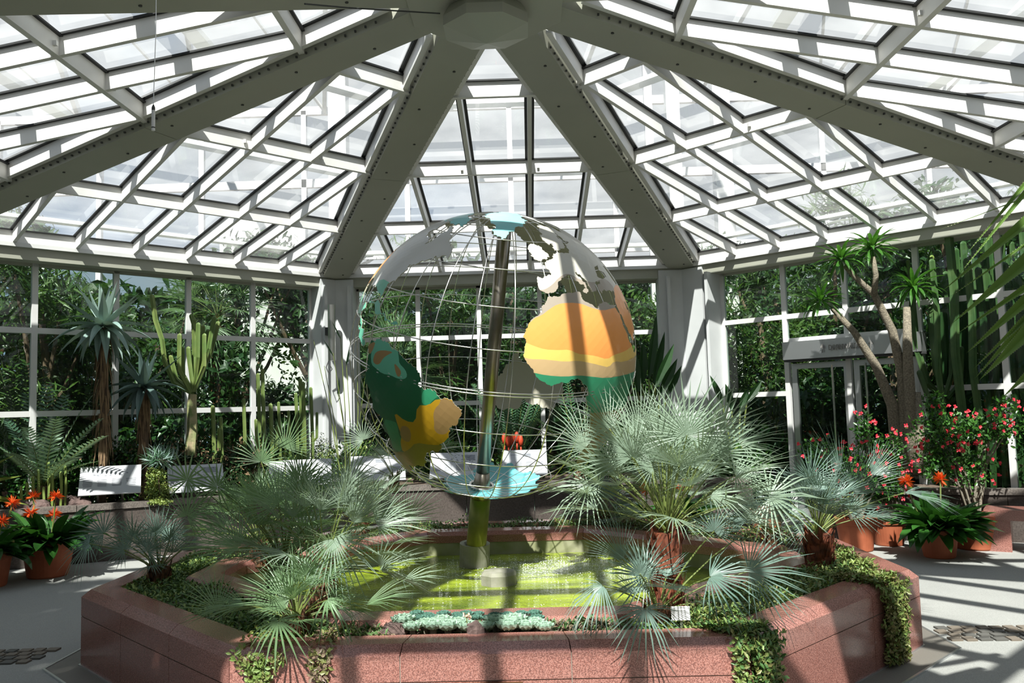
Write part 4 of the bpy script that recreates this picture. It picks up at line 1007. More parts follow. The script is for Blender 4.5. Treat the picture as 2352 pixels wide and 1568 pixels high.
key(870, 1300, -1.5, 75, 0.26, 0.2, V(0, -1, .3), spread=110)
key(870, 1190, -1.0, 60, 0.36, 0, V(.2, -.9, .3), spread=70)
key(800, 1120, -0.8, 90, 0.38, 0, V(0, -1, 0.1), spread=80)
key(930, 1195, -0.6, 45, 0.36, 0, V(.3, -.8, .4), spread=70)
fan_palm('fan_palm', V(-0.98, -1.55, .44), V(-0.98, -1.5, 0.72), K, 14, 0.42, 0.33, FM1, 'grey-green fan palm reaching over the pool edge left of the globe post', 4, 0.06, fillel=(5, 80))
K = []
key(640, 1425, -2.43, -90, 0.20, 0.7, V(0, -.7, .7), spread=130, nseg=15, droop=0.55, cup=0.05)
key(750, 1378, -2.15, -20, 0.24, 0.3, V(0, -.2, 1), spread=90, nseg=12, droop=.7)
key(560, 1390, -2.0, 170, 0.30, 0.2, V(0, -.4, 1), spread=60)
key(660, 1395, -2.1, 140, 0.36, 0.2, V(-.2, -.5, 1), spread=70)
key(500, 1400, -1.9, 120, 0.28, 0.1, V(-.2, -.8, .6), spread=80)
key(840, 1390, -2.0, 25, 0.36, 0.1, V(0, -.3, 1), spread=45)
fan_palm('fan_palm', V(-1.02, -1.98, .44), V(-1.02, -1.98, 0.56), K, 12, 0.24, 0.28, FM2, 'low dark green fan palm in the front left corner, one leaf hanging over the granite', 5, 0.05, fillel=(5, 75))
K = []
key(238, 1225, -0.5, 150, 0.28, 0.2, V(0, -.9, .5), spread=120)
key(205, 1248, -0.6, 205, 0.26, 0.2, V(0, -.7, .8), spread=110, droop=.5)
key(305, 1235, -0.4, 110, 0.24, 0.1, V(0, -1, .2), spread=150)
key(370, 1228, -0.2, 70, 0.28, 0, V(0, -1, .2), spread=130)
key(285, 1262, -0.6, 140, 0.20, 0.2, V(0, -.9, .4), spread=140)
key(340, 1265, -0.7, 60, 0.24, 0.2, V(0, -.9, .4), spread=130)
fan_palm('fan_palm', V(-2.42, -0.45, .44), V(-2.42, -0.45, 0.55), K, 10, 0.28, 0.25, FM3, 'small blue-green fan palm with dark base at the left corner of the planter', 6, 0.06, fillel=(15, 80))
fan_palm('fan_palm', V(-1.95, 0.35, .44), V(-1.95, 0.35, 0.6), [], 20, 0.45, 0.34, FM2, 'green fan palm at the left side of the pool behind the bushy front ones', 7, 0.06, fillel=(5, 85))
fan_palm('fan_palm', V(-1.35, 1.45, .44), V(-1.35, 1.45, 0.6), [], 14, 0.40, 0.32, FM1, 'silvery fan palm at the back left of the pool below South America', 8, 0.06, fillel=(0, 70))
K = []
key(835, 1010, 2.6, 130, 0.34, 0, V(-.2, -.9, .4), spread=110)
key(1010, 1025, 2.9, 75, 0.34, 0, V(.1, -.9, .4), spread=110)
fan_palm('fan_palm', at(905, 1130, 3.4), at(905, 1100, 3.4), K, 6, 0.4, 0.34, FM1, 'fan palm on the far bed wall half hidden by the painted South America', 9, 0.04, fillel=(0, 60))
# --- right palms
K = []
key(1862, 1100, -0.4, 75, 0.34, 0.1, V(0, -1, .2), spread=85)
key(1930, 1085, -0.1, 115, 0.50, 0, V(-.3, -.9, .3), spread=32, nseg=18)
key(1960, 1130, -0.3, 60, 0.46, 0.1, V(.3, -.8, .5), spread=60, nseg=28)
key(2078, 1132, -0.3, -8, 0.42, 0.2, V(.2, -.25, 1), spread=55, nseg=26, droop=.25)
key(1905, 1118, -0.7, 195, 0.36, 0.1, V(-.1, -.3, 1), spread=40)
key(1950, 1170, -0.3, 30, 0.30, 0.1, V(.2, -.9, .4), spread=100)
key(1860, 1200, -0.2, -100, 0.30, 0.2, V(0, -.9, .3), spread=80, droop=.4)
key(2000, 1090, -0.1, 45, 0.40, 0, V(.4, -.8, .4), spread=50)
fan_palm('fan_palm', V(2.28, -0.42, .44), V(2.28, -0.42, 0.70), K, 12, 0.34, 0.32, FM3, 'blue-green fan palm with a brown fibrous stump at the right corner of the planter', 10, 0.09, 'redfibre', fillel=(20, 85))
fan_palm('fan_palm', V(1.55, 1.1, .44), V(1.55, 1.1, 0.62), [], 16, 0.42, 0.34, FM1, 'silvery fan palm at the back right of the pool behind the tall one', 11, 0.06, fillel=(0, 80))
K = []
key(1200, 1165, 1.9, 165, 0.32, 0, V(0, -.8, .5), spread=80)
fan_palm('fan_palm', V(0.95, 1.95, .44), V(0.95, 1.95, 0.52), [], 12, 0.28, 0.30, FM3, 'low dark fan palm on the far pool edge right of the globe post', 12, 0.05, fillel=(5, 75))
fan_palm('fan_palm', V(2.2, 0.55, .44), V(2.2, 0.55, 0.52), [], 12, 0.26, 0.26, FM3, 'low fan palm tuft on the right side of the planter behind the corner stump', 13, 0.05, fillel=(5, 75))

# --- trailing carpets
def cloud(m_, pts_fn, n, L, W, r_, m=0, up=0.6, wp=(0.3, 1, 0.0), nn=2):
    for _ in range(n):
        p, nr = pts_fn(r_)
        d = V(r_.gauss(0, 1), r_.gauss(0, 1), r_.gauss(0, 1))
        d = (d.normalized() + nr*up).normalized()
        m_.leaf(p, d, nr + V(r_.gauss(0, .3), r_.gauss(0, .3), r_.gauss(0, .3)), L*r_.uniform(.6, 1.3), W*r_.uniform(.7, 1.2), 0.5, nn, wp=wp, m=m)
def carpet(poly, n, mats, label, L=0.035, W=0.016, z=0.455, h=0.035, seed=1, bias=1.0):
    r_ = random.Random(seed)
    xs = [p[0] for p in poly]; ys = [p[1] for p in poly]
    def fn(r):
        while True:
            x = r.uniform(min(xs), max(xs)); y = r.uniform(min(ys), max(ys))
            if inpoly(x, y, poly): break
        hh = h*(0.6+1.4*max(0, noise.noise(V(x*4, y*4, seed))+0.3))
        return V(x, y, z + hh*r.random()), V(0, 0, 1)
    m_ = MB()
    for q in range(len(mats)): cloud(m_, fn, n//len(mats), L, W, r_, m=q)
    o = m_.build('ground_cover', mats)
    return tag(o, label, 'ground cover', kind='stuff')
io = ins(*OUT, 0.22); ip = ins(*POOL, -0.27)
def strip(i, s0, s1, t0=0.0, t1=1.0):
    j = (i+1) % 8
    q = lambda s, t: io[i].lerp(io[j], s).lerp(ip[i].lerp(ip[j], s), t)
    return [tuple(q(s0, t0).xy), tuple(q(s1, t0).xy), tuple(q(s1, t1).xy), tuple(q(s0, t1).xy)]
carpet(strip(0, 0.0, 0.27), 1500, [M['sedum_pu'], M['sedum_dk'], M['sedum']], 'purple and green carpet of tiny leaves left of the pale rosettes', seed=2)
carpet(strip(0, 0.68, 0.86), 1300, [M['sedum_pu'], M['sedum_pu'], M['sedum_dk']], 'purplish brown carpet of tiny leaves right of the pale rosettes', seed=3)
carpet(strip(0, 0.27, 0.68, 0.55, 0.95), 700, [M['sedum_dk'], M['sedum_pu']], 'dark strip of tiny leaves between rosettes and pool edge', seed=33)
carpet(strip(0, 0.86, 1.0) , 900, [M['sedum'], M['sedum_dk']], 'green carpet beneath the white plant label', seed=4)
carpet(strip(1, 0.0, 1.0), 7000, [M['sedum'], M['sedum_br'], M['sedum_dk']], 'yellow-green creeping carpet on the right of the planter', seed=5, h=0.06)
carpet(strip(2, 0.0, 0.6), 2600, [M['sedum'], M['sedum_br']], 'creeping carpet at the far right corner of the planter', seed=6, h=0.06)
carpet(strip(7, 0.0, 1.0), 5500, [M['sedum_dk'], M['sedum']], 'green creeping carpet on the left of the planter', seed=7, h=0.045)
carpet(strip(6, 0.0, 1.0), 2600, [M['sedum_dk'], M['sedum']], 'dark creeping carpet along the left end of the planter', seed=8, h=0.05)
carpet(strip(5, 0.0, 1.0), 2200, [M['sedum'], M['sedum_dk']], 'light creeping carpet at the back left of the pool', seed=9, h=0.06)
carpet(strip(4, 0.0, 1.0), 2400, [M['sedum'], M['sedum_dk']], 'row of low green tufts along the far pool edge', seed=10, h=0.07)
carpet(strip(3, 0.0, 1.0), 3000, [M['sedum_br'], M['sedum_dk'], M['sedum']], 'bushy creeping carpet at the back right of the pool', seed=12, h=0.13)
def hanging(x0, y0, dx, dy, w0, w1, zt, zb_, n, mats, label, seed, nx, ny, name='trailing_vine', depth=0.05, inner=0.3):
    """curtain of small leaves falling over the wall; (x0,y0) edge start, (dx,dy) along, (nx,ny) outward"""
    r_ = random.Random(seed)
    def fn(r):
        if r.random() < 0.3:
            s = r.uniform(0, 1); q = r.uniform(-0.02, inner)
            return V(x0+dx*s*w0-nx*q, y0+dy*s*w0-ny*q, 0.50+0.035*r.random()), V(0, 0, 1)
        t = r.random(); z = zt + (zb_-zt)*t
        w = w0*(1-t)+w1*t; c = w0/2
        s = c + r.uniform(-w/2, w/2)*(1+0.15*math.sin(z*30))
        return V(x0+dx*s+nx*(0.01+depth*r.random()), y0+dy*s+ny*(0.01+depth*r.random()), z), V(nx, ny, 0.1)
    m_ = MB()
    for q in range(len(mats)): cloud(m_, fn, n//len(mats), 0.032, 0.018, r_, m=q, up=0.4)
    return tag(m_.build(name, mats), label, 'vine', kind='stuff')
r2 = math.sqrt(.5)
hanging(1.20, -2.31, 1, 0, 0.07, 0.05, 0.5, 0.10, 500, [M['sedum_br'], M['sedum'], M['sedum_dk']], 'curtain of small leaves over the front right corner, front face side', 21, 0, -1)
hanging(1.27, -2.30, r2, r2, 0.22, 0.17, 0.5, 0.0, 3400, [M['sedum'], M['sedum_br'], M['sedum_dk']], 'thick curtain of yellow-green leaves over the front right corner', 22, r2, -r2, depth=0.08)
hanging(2.36, -1.21, r2, r2, 0.30, 0.22, 0.5, 0.03, 4200, [M['sedum_br'], M['sedum'], M['sedum_br']], 'brownish green leaf curtain hanging over the right slanted wall', 23, r2, -r2, depth=0.07)
hanging(-1.24, -2.31, 1, 0, 0.26, 0.06, 0.5, 0.28, 500, [M['sedum_br'], M['sedum']], 'thin trailing stems over the front left corner', 24, 0, -1, depth=0.03)
hanging(-0.86, -2.31, 1, 0, 0.10, 0.07, 0.5, 0.33, 260, [M['sedum_br'], M['sedum_pu']], 'short trailing tuft on the front face right of the hanging palm leaf', 25, 0, -1, depth=0.03)

# --- rosettes
def rosette(mt):
    e = empty('rosette_succulent', (0, 0, 0)); r_ = random.Random(5)
    m_ = MB(); k = 0
    for ringn, (n, el, L, W) in enumerate(((10, 12, 0.055, 0.028), (9, 30, 0.047, 0.026), (7, 50, 0.036, 0.022), (5, 72, 0.026, 0.017))):
        for i in range(n):
            a = 2*PI*i/n + ringn*0.35; l = math.radians(el)
            d = V(math.cos(a)*math.cos(l), math.sin(a)*math.cos(l), math.sin(l))
            m_.leaf((0, 0, 0.012), d, V(-math.cos(a)*math.sin(l), -math.sin(a)*math.sin(l), math.cos(l)), L, W*1.35, -0.5, 4, 0.35, wp=(0.5, 0.8, 1.0, 0.95, 0.0))
    lf = m_.build('leaves', mt, e)
    s_ = MB(); s_.tube([(0, 0, -0.02), (0, 0, 0.015)], 0.012, 8); st = s_.build('stem', M['bark'], e)
    return e, [lf, st]
ra, rac = rosette(M['eche']); rb, rbc = rosette(M['eche_dk'])
r_ = random.Random(9); first = {0: True, 1: True}
RL = [(948+c*43, 1458) for c in range(8)] + [(930+c*43, 1447) for c in range(8)] + [(940+c*30, 1434) for c in range(11)] + [(955+c*30, 1425) for c in range(10)]
for k, (px, py) in enumerate(RL):
    row = 0 if k < 16 else 2
    px += r_.uniform(-6, 6); py += r_.uniform(-2, 2)
    if 1080 < px < 1112 and row == 0: continue
    p = atz(px, py, 0.475); dark = row == 2
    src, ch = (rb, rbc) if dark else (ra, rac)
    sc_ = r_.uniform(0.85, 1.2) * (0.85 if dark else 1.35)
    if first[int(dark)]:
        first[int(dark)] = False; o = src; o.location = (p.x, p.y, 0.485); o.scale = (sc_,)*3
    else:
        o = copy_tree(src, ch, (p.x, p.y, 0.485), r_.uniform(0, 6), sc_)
    rw = 0 if k < 8 else 1 if k < 16 else 2 if k < 27 else 3; kk_ = k - (0, 8, 16, 27)[rw]
    w_ = ORD[kk_] + ' from the left in the ' + ('front row of pale rosettes', 'second row of pale rosettes', 'nearer row of dark rosettes', 'dark row along the pool edge')[rw]
    if dark: tag(o, 'dark green succulent rosette, ' + w_, 'succulent', 'dark succulent rosettes')
    else: tag(o, 'pale mint succulent rosette, ' + w_, 'succulent', 'pale succulent rosettes')
def rock(loc, sz, label, mt='rock', seed=0, name='rock'):
    r__ = random.Random(seed); m_ = MB(); n = 14; prof = []
    for i in range(9):
        a = -PI/2 + PI*i/8
        for k in range(n):
            b2_ = 2*PI*k/n; d = V(math.cos(a)*math.cos(b2_), math.cos(a)*math.sin(b2_), math.sin(a))
            s = 1 + 0.32*noise.noise(d*1.7+V(seed, 0, 0)) + 0.12*noise.noise(d*5+V(0, seed, 0))
            m_.v.append((d.x*s*sz[0], d.y*s*sz[1], d.z*s*sz[2]))
    for i in range(8):
        for k in range(n):
            k2 = (k+1) % n; m_.f.append((i*n+k, i*n+k2, (i+1)*n+k2, (i+1)*n+k)); m_.m.append(0)
    o = m_.build(name, M[mt], loc=loc)
    return tag(o, label, 'rock')
p = atz(1092, 1452, 0.50); rock((p.x, p.y, 0.50), (0.05, 0.04, 0.055), 'dark lava rock among the pale rosettes', seed=1)
p = atz(905, 1445, 0.50); rock((p.x, p.y, 0.49), (0.07, 0.05, 0.05), 'brown rock left of the rosettes under the dark creeper', seed=2)
# flower stalk
p = atz(1073, 1455, 0.49)
e = empty('flower_stalk', (p.x, p.y, 0.49), 'little pinkish flower stalk rising from the rosettes', 'flower')
m_ = MB(); m_.tube([(0, 0, 0), (0, 0, 0.10)], 0.003, 6); m_.build('stem', M['petiole'], e)
m_ = MB(); rr_ = random.Random(2)
for k in range(14): m_.leaf((rr_.uniform(-.015, .015), rr_.uniform(-.01, .01), 0.075+rr_.random()*0.03), V(rr_.gauss(0, 1), rr_.gauss(0, 1), 1), V(0, -1, 0), 0.016, 0.01, 0.2, 2, wp=(0.4, 1, 0))
m_.build('petals', mat('cream_petal', (0.75, 0.5, 0.35), 0.5), e)
# ================================================================== plants of the outer beds
def aloe(pos, L, W, n, mt, label, trunk_h, seed, skirt=1.0):
    e = empty('tree_aloe', (pos[0], pos[1], pos[2]-trunk_h), label, 'succulent')
    r_ = random.Random(seed)
    m_ = MB(); m_.tube([(0, 0, 0), (0.02, 0, trunk_h*0.5), (0, 0, trunk_h-0.03)], [0.05, 0.05, 0.06], 10); m_.build('trunk', M['bark_br'], e)
    m_ = MB()
    for i in range(n):
        az = i*2.39996; el = math.radians(82 - 135*(i/n)**0.9); l = L*(0.75+0.3*math.sin(PI*i/n))*r_.uniform(.9, 1.05)
        d = V(math.cos(az)*math.cos(el), math.sin(az)*math.cos(el), math.sin(el))
        nr = V(-math.cos(az)*math.sin(el), -math.sin(az)*math.sin(el), math.cos(el))
        if i/n < 0.35: bd = r_.uniform(-.15, .1)
        else: bd = r_.uniform(0.5, 1.0)
        m_.leaf(V(0, 0, trunk_h) + d*0.02, d, nr, l, W, bd, 7, 0.35, wp=(0.75, 1, 0.9, 0.62, 0.3, 0))
    m_.build('leaves', M[mt], e)
    if skirt:
        m_ = MB()
        for i in range(120):
            az = r_.uniform(0, 2*PI); z = trunk_h*(1-r_.uniform(0.04, 0.7))
            m_.leaf((math.cos(az)*.05, math.sin(az)*.05, z), V(math.cos(az)*.5, math.sin(az)*.5, -1.2), V(math.cos(az), math.sin(az), .3), r_.uniform(.25, .5)*skirt, 0.03, 0.35, 4, wp=(0.8, 1, .5, 0))
        m_.build('dead_leaf_skirt', M['straw'], e)
    return e
p = at(238, 748, 3.9); aloe(p, 0.66, 0.115, 38, 'aloe', 'large grey-green tree aloe rosette in front of the left windows', p.z-0.6, 1)
p = at(330, 888, 4.2); aloe(p, 0.60, 0.10, 30, 'aloe_dark', 'smaller dark tree aloe right below the large grey one', p.z-0.6, 2, 0.7)

STAR = (1, .72, 1, .72, 1, .72, 1, .72, 1, .72)
def column_pts(m_, pts, r, n=10, m=0):
    pts = [Vector(p) for p in pts]
    # rounded tip
    d = (pts[-1]-pts[-2]).normalized()
    P_ = pts + [pts[-1]+d*r*0.5, pts[-1]+d*r*0.85]
    R_ = [r*0.85] + [r]*(len(pts)-1) + [r*0.75, r*0.2]
    m_.tube(P_, R_, n, m=m, prof=STAR if n == 10 else (1, .55))
def pxpts(lst, y, off):
    return [at(a, b, y) - off for a, b in lst]
# candelabra euphorbia
base = at(440, 1045, 4.55)
e = empty('candelabra_euphorbia', base, 'branching candelabra cactus-like tree with banded pale trunk left of centre', 'cactus'); O_ = e.location.copy()
m_ = MB(); m_.tube(pxpts([(438, 1045), (442, 990), (441, 930), (443, 905)], 4.55, O_), [0.075, 0.07, 0.062, 0.055], 10, prof=STAR); m_.build('trunk', mat('banded_pale_trunk', (0.42, 0.34, 0.2), 0.8, var=(0.14, 0.2, 0.06), scale=9, bump=0.4), e)
BR = [[(443, 905), (400, 880), (378, 830), (372, 780), (357, 735), (349, 680)], [(443, 905), (405, 870), (392, 820)], [(440, 905), (412, 850), (413, 770)], [(445, 900), (436, 830), (433, 800)],
      [(447, 900), (447, 820), (446, 735)], [(447, 895), (455, 820), (456, 745)], [(448, 890), (465, 820), (466, 750)], [(450, 890), (475, 820), (478, 760)], [(450, 885), (480, 800), (492, 730)],
      [(450, 880), (484, 810), (501, 742)], [(445, 890), (462, 800), (440, 725)], [(447, 895), (470, 840), (470, 770)], [(443, 900), (420, 860), (418, 800)]]
for i, b_ in enumerate(BR):
    m_ = MB(); yy = 4.55 + 0.12*math.sin(i*2.1)
    pts = [at(b_[0][0], b_[0][1], 4.55)-O_] + pxpts(b_[1:], yy, O_)
    column_pts(m_, pts, 0.033); m_.build('branch', M['cactus'], e, smooth=False)
# column cacti
CC = [(603, 850, 1010, 4.95, .028), (622, 930, 1020, 5.0, .03), (560, 918, 1010, 4.9, .026), (640, 925, 1020, 5.05, .022), (690, 872, 1010, 5.3, .03), (696, 880, 1010, 5.2, .03), (714, 892, 1000, 5.4, .026), (489, 935, 1020, 4.75, .03), (507, 960, 1020, 4.8, .026), (593, 860, 1000, 5.1, .027), (588, 965, 1030, 4.9, .024), (663, 945, 1020, 5.1, .022), (680, 905, 1010, 5.25, .025)]
CC.sort()
for i, (x, y0, y1, yy, r_c) in enumerate(CC):
    t = at(x, y0, yy); b_ = at(x+4, y1, yy); b_.z = 0.6
    e = empty('column_cactus', b_); m_ = MB(); d = t-b_
    column_pts(m_, [V(0, 0, 0), d*0.5+V(0.01, 0, 0), d], r_c); m_.build('stem', M['cactus'], e)
    if i % 3 == 0:
        m_ = MB(); column_pts(m_, [d*0.45, d*0.5+V(0.07, 0, 0.01), d*0.75+V(0.08, 0, 0)], r_c*0.8); m_.build('side_arm', M['cactus'], e)
    tag(e, 'slim ribbed column cactus, ' + ORD[i] + ' from the left, beside the left corner column', 'cactus', 'column cacti in the left bed')
CC = [(150, 1070, 3.5), (140, 1085, 3.45), (112, 1062, 3.6), (75, 1095, 3.4), (62, 1110, 3.4), (100, 1120, 3.35), (88, 1080, 3.5), (120, 1090, 3.4), (48, 1118, 3.3)]
CC.sort()
for i, (x, y0, yy) in enumerate(CC):
    t = at(x, y0, yy); e = empty('small_cactus', (t.x, t.y, 0.6)); m_ = MB()
    column_pts(m_, [V(0, 0, 0), V(0.01, 0, (t.z-.6)*.5), V(0, 0, t.z-.6)], 0.017); m_.build('stem', M['cactus_lt'], e)
    tag(e, 'small upright cactus, ' + ORD[i] + ' from the left in the far left bed', 'cactus', 'small cacti at the far left')

# cycad
def pinna(m_, p0, p1, n, L, W, m=0, sag=0.15, tilt=0.5, mr=1):
    p0 = Vector(p0); p1 = Vector(p1); d = (p1-p0); Ln = d.length
    mid = (p0+p1)/2 + V(0, 0, sag*Ln)
    P = lambda t: p0*(1-t)**2+mid*2*t*(1-t)+p1*t*t
    m_.tube([P(k/8) for k in range(9)], [0.007*(1-k/10) for k in range(9)], 5, m=mr)
    for k in range(n):
        t = 0.14+0.86*k/n; p = P(t); tn = (P(min(1, t+.02))-P(t-.02)).normalized(); side = tn.cross(V(0, 0, 1))
        if side.length < .1: side = tn.orthogonal()
        side.normalize(); upv = side.cross(tn)
        l = L*(math.sin(PI*(0.12+0.8*t))**0.7)
        for s_ in (-1, 1):
            m_.leaf(p, side*s_+tn*tilt+upv*0.25, upv, l, W, 0.25, 2, 0.1, wp=(0.7, 1, 0.0), m=m)
def cycad(pos, tips, n, L, mt, label, seed, W=0.02, cones=0, conepos=None):
    e = empty('cycad', pos, label, 'cycad'); O_ = Vector(pos)
    m_ = MB(); m_.tube([(0, 0, -0.02), (0, 0, .12)], [0.09, 0.07], 12); m_.build('trunk', M['bark_br'], e)
    for t in tips:
        m_ = MB(); pinna(m_, (0, 0, .1), Vector(t)-O_, n, L, W); m_.build('frond', [M[mt], M['petiole']], e)
    for c in (conepos or []):
        m_ = MB(); c0 = Vector(c)-O_; m_.lathe([(0.0, -.075), (.028, -.06), (.036, 0), (.033, .04), (.018, .075), (0, .085)], 12, c0); m_.tube([c0-V(0, 0, .2), c0-V(0, 0, .07)], .012, 6); m_.build('seed_cone', M['cone'], e, smooth=True)
    return e
p = at(1178, 1030, 5.5); p.z = 0.62
tips = [at(x, y, yy) for x, y, yy in ((1105, 935, 5.2), (1120, 900, 5.6), (1145, 885, 5.3), (1175, 880, 5.6), (1205, 895, 5.2), (1225, 915, 5.6), (1245, 940, 5.2), (1260, 880, 5.8), (1290, 850, 5.9), (1085, 880, 6.0), (1160, 900, 6.1), (1235, 870, 6.2), (1320, 900, 5.5), (1050, 905, 5.6))]
cycad(p, tips, 26, 0.13, 'cycad', 'dark cycad with ladder-like fronds and orange cones behind the globe post', 1, 0.022, conepos=[at(1158, 1008, 5.3), at(1168, 1014, 5.25), at(1177, 1010, 5.25), at(1187, 1004, 5.3), at(1196, 1012, 5.3)])
p = at(1330, 1010, 5.6); p.z = .62
cycad(p, [at(x, y, yy) for x, y, yy in ((1255, 900, 5.4), (1300, 860, 5.8), (1360, 870, 5.7), (1400, 930, 5.5), (1230, 960, 5.1), (1330, 940, 5.0), (1270, 840, 6.2), (1385, 850, 6.1))], 26, 0.11, 'cycad', 'green cycad with arching fronds right behind Africa', 2)
p = at(100, 1060, 3.7); p.z = .75
cycad(p, [at(x, y, yy) for x, y, yy in ((245, 1000, 3.4), (235, 960, 3.7), (215, 905, 4.0), (150, 905, 4.2), (60, 900, 4.0), (10, 960, 3.8), (-30, 1010, 3.5), (180, 1050, 3.1), (20, 1040, 3.1), (110, 880, 4.4), (130, 960, 3.1), (60, 980, 3.2), (225, 1060, 3.7))], 17, 0.15, 'cycad_lt', 'broad cycad with silvery toothed fronds at the far left', 3, 0.03)
p = at(60, 1000, 4.3); p.z = .75
cycad(p, [at(x, y, yy) for x, y, yy in ((60, 830, 4.4), (0, 850, 4.3), (110, 850, 4.5), (-40, 920, 4.2), (140, 910, 4.2), (20, 880, 4.0), (80, 900, 4.0))], 22, 0.14, 'darkgreen', 'dark cycad behind the silvery one at the left edge', 4, 0.03)

def shrub(loc, rad, n, L, W, mts, label, seed, name='shrub', cat='shrub', stem=None, flowers=None, parent=None, up=0.4, wp=(0.3, 1, .8, 0), shell=0.5, fl=None, flow=(0.018, 'red', 'flower')):
    """leafy mass: ellipsoid(s) rad=(rx,ry,rz) above loc"""
    e = empty(name, loc, label, cat); r_ = random.Random(seed)
    blobs = rad if isinstance(rad, list) else [((0, 0, rad[2]), rad)]
    wsum = [b_[1][0]*b_[1][2] for b_ in blobs]
    m_ = MB(); ms = mts if isinstance(mts, list) else [mts]
    def pt():
        c, q = r_.choices(blobs, wsum)[0]
        d = V(r_.gauss(0, 1), r_.gauss(0, 1), r_.gauss(0, 1)).normalized()
        k = r_.random()**shell
        k *= 0.8+0.35*noise.noise(V(*c)+d*2.5)
        return V(c[0]+d.x*q[0]*k, c[1]+d.y*q[1]*k, c[2]+d.z*q[2]*k), d
    for i in range(n):
        p, d = pt()
        if p.z < 0.02: p.z = 0.02+abs(p.z)*.2
        dd = (d*0.7 + V(r_.gauss(0, .6), r_.gauss(0, .6), r_.gauss(0, .6)+up)).normalized()
        m_.leaf(p, dd, d+V(0, 0, .8), L*r_.uniform(.6, 1.2), W*r_.uniform(.7, 1.2), r_.uniform(.1, .6), 3, .15, wp=wp, m=i % len(ms))
    m_.build('foliage', [M[q] for q in ms], e)
    if stem:
        m_ = MB(); ns, rs, mm = stem
        for k in range(ns):
            c, q = blobs[k % len(blobs)]
            t = V(c[0]+r_.uniform(-.5, .5)*q[0], c[1]+r_.uniform(-.5, .5)*q[1], c[2]+r_.uniform(-.2, .6)*q[2])
            a = V(r_.uniform(-.06, .06), r_.uniform(-.05, .05), 0)
            m_.tube([a, a*1.5+V(t.x*.35, t.y*.35, t.z*.5), t], [rs, rs*.8, rs*.45], 6)
        m_.build('stems', M[mm], e)
    if fl:
        sz, mm, nm = flow
        for k in range(fl):
            c, q = r_.choices(blobs, wsum)[0]
            d = V(r_.gauss(0, 1), -abs(r_.gauss(0, .8)), r_.gauss(0.25, .8)).normalized()
            p = V(c[0]+d.x*q[0]*.98, c[1]+d.y*q[1]*.98, c[2]+d.z*q[2]*.98)
            f_ = MB()
            for j in range(5):
                a = 2*PI*j/5; pd = V(math.cos(a), -0.4, math.sin(a))
                f_.leaf(p+V(r_.uniform(-1, 1), r_.uniform(-1, 1), r_.uniform(-1, 1))*sz*.4, pd, V(0, -1, .4), sz*1.3, sz*1.2, .2, 2, .1, wp=(.4, 1, 0.4))
            f_.build(nm, M[mm], e)
    return e
shrub(at(362, 1160, 3.75).xy.to_3d()+V(0, 0, .6), [((0, 0, .15), (.22, .2, .2)), ((0.05, -.1, -.1), (.2, .12, .25)), ((-.02, 0, .35), (.15, .15, .12))], 2600, .035, .018, ['yellowgreen', 'sedum'], 'yellow-green bushy succulent right of the far left info panel', 31, stem=(3, .012, 'bark_br'))
shrub(at(368, 1060, 3.8), [((0, 0, 0), (.24, .22, .13))], 260, .2, .014, ['aloe', 'cycad'], 'spiky grey-green tuft above the yellow-green bush', 32, wp=(.6, 1, .7, 0), up=.5, shell=.9, name='spiky_succulent', cat='succulent', stem=(3, .02, 'bark'))
shrub(at(735, 1050, 5.6).xy.to_3d()+V(0, 0, .6), [((0, 0, .4), (.28, .2, .42))], 2600, .03, .012, ['sedum', 'aloe', 'yellowgreen'], 'fine-leaved pale bush at the foot of the left corner column', 33, stem=(5, .01, 'bark'))
shrub(at(90, 1080, 3.9).xy.to_3d()+V(0, 0, .6), [((0, 0, .35), (.7, .3, .5)), ((.7, .3, .35), (.6, .3, .5)), ((-.7, -.2, .4), (.5, .3, .5))], 5200, .07, .03, ['darkgreen', 'darkgreen', 'green'], 'dark leafy undergrowth below the aloes', 34)
shrub(at(250, 1100, 4.3).xy.to_3d()+V(0, 0, .6), [((0, 0, .4), (.6, .25, .5)), ((.8, .35, .4), (.6, .3, .5)), ((1.5, .6, .35), (.6, .3, .45))], 5600, .06, .03, ['darkgreen', 'darkgreen', 'straw'], 'dark undergrowth behind the far left info panel', 35)
shrub(V(-2.3, 5.8, .6), [((0, 0, .3), (.7, .3, .4)), ((1.2, .2, .3), (.7, .3, .4)), ((2.4, .1, .2), (.6, .3, .3))], 3600, .08, .03, ['darkgreen', 'green', 'sedum'], 'green undergrowth along the far bed behind the globe', 36)
shrub(V(1.2, 5.7, .6), [((0, 0, .25), (.6, .3, .35)), ((1.0, .0, .3), (.6, .35, .45)), ((1.8, -.2, .3), (.4, .4, .4))], 3600, .09, .03, ['darkgreen', 'green'], 'green undergrowth along the far bed right of the globe', 37)
shrub(at(560, 1010, 5.0).xy.to_3d()+V(0, 0, .6), [((0, 0, .2), (.5, .2, .25)), ((.6, .1, .25), (.5, .2, .3))], 2400, .08, .02, ['yellowgreen', 'sedum_dk'], 'yellowish low plants around the column cacti', 38)

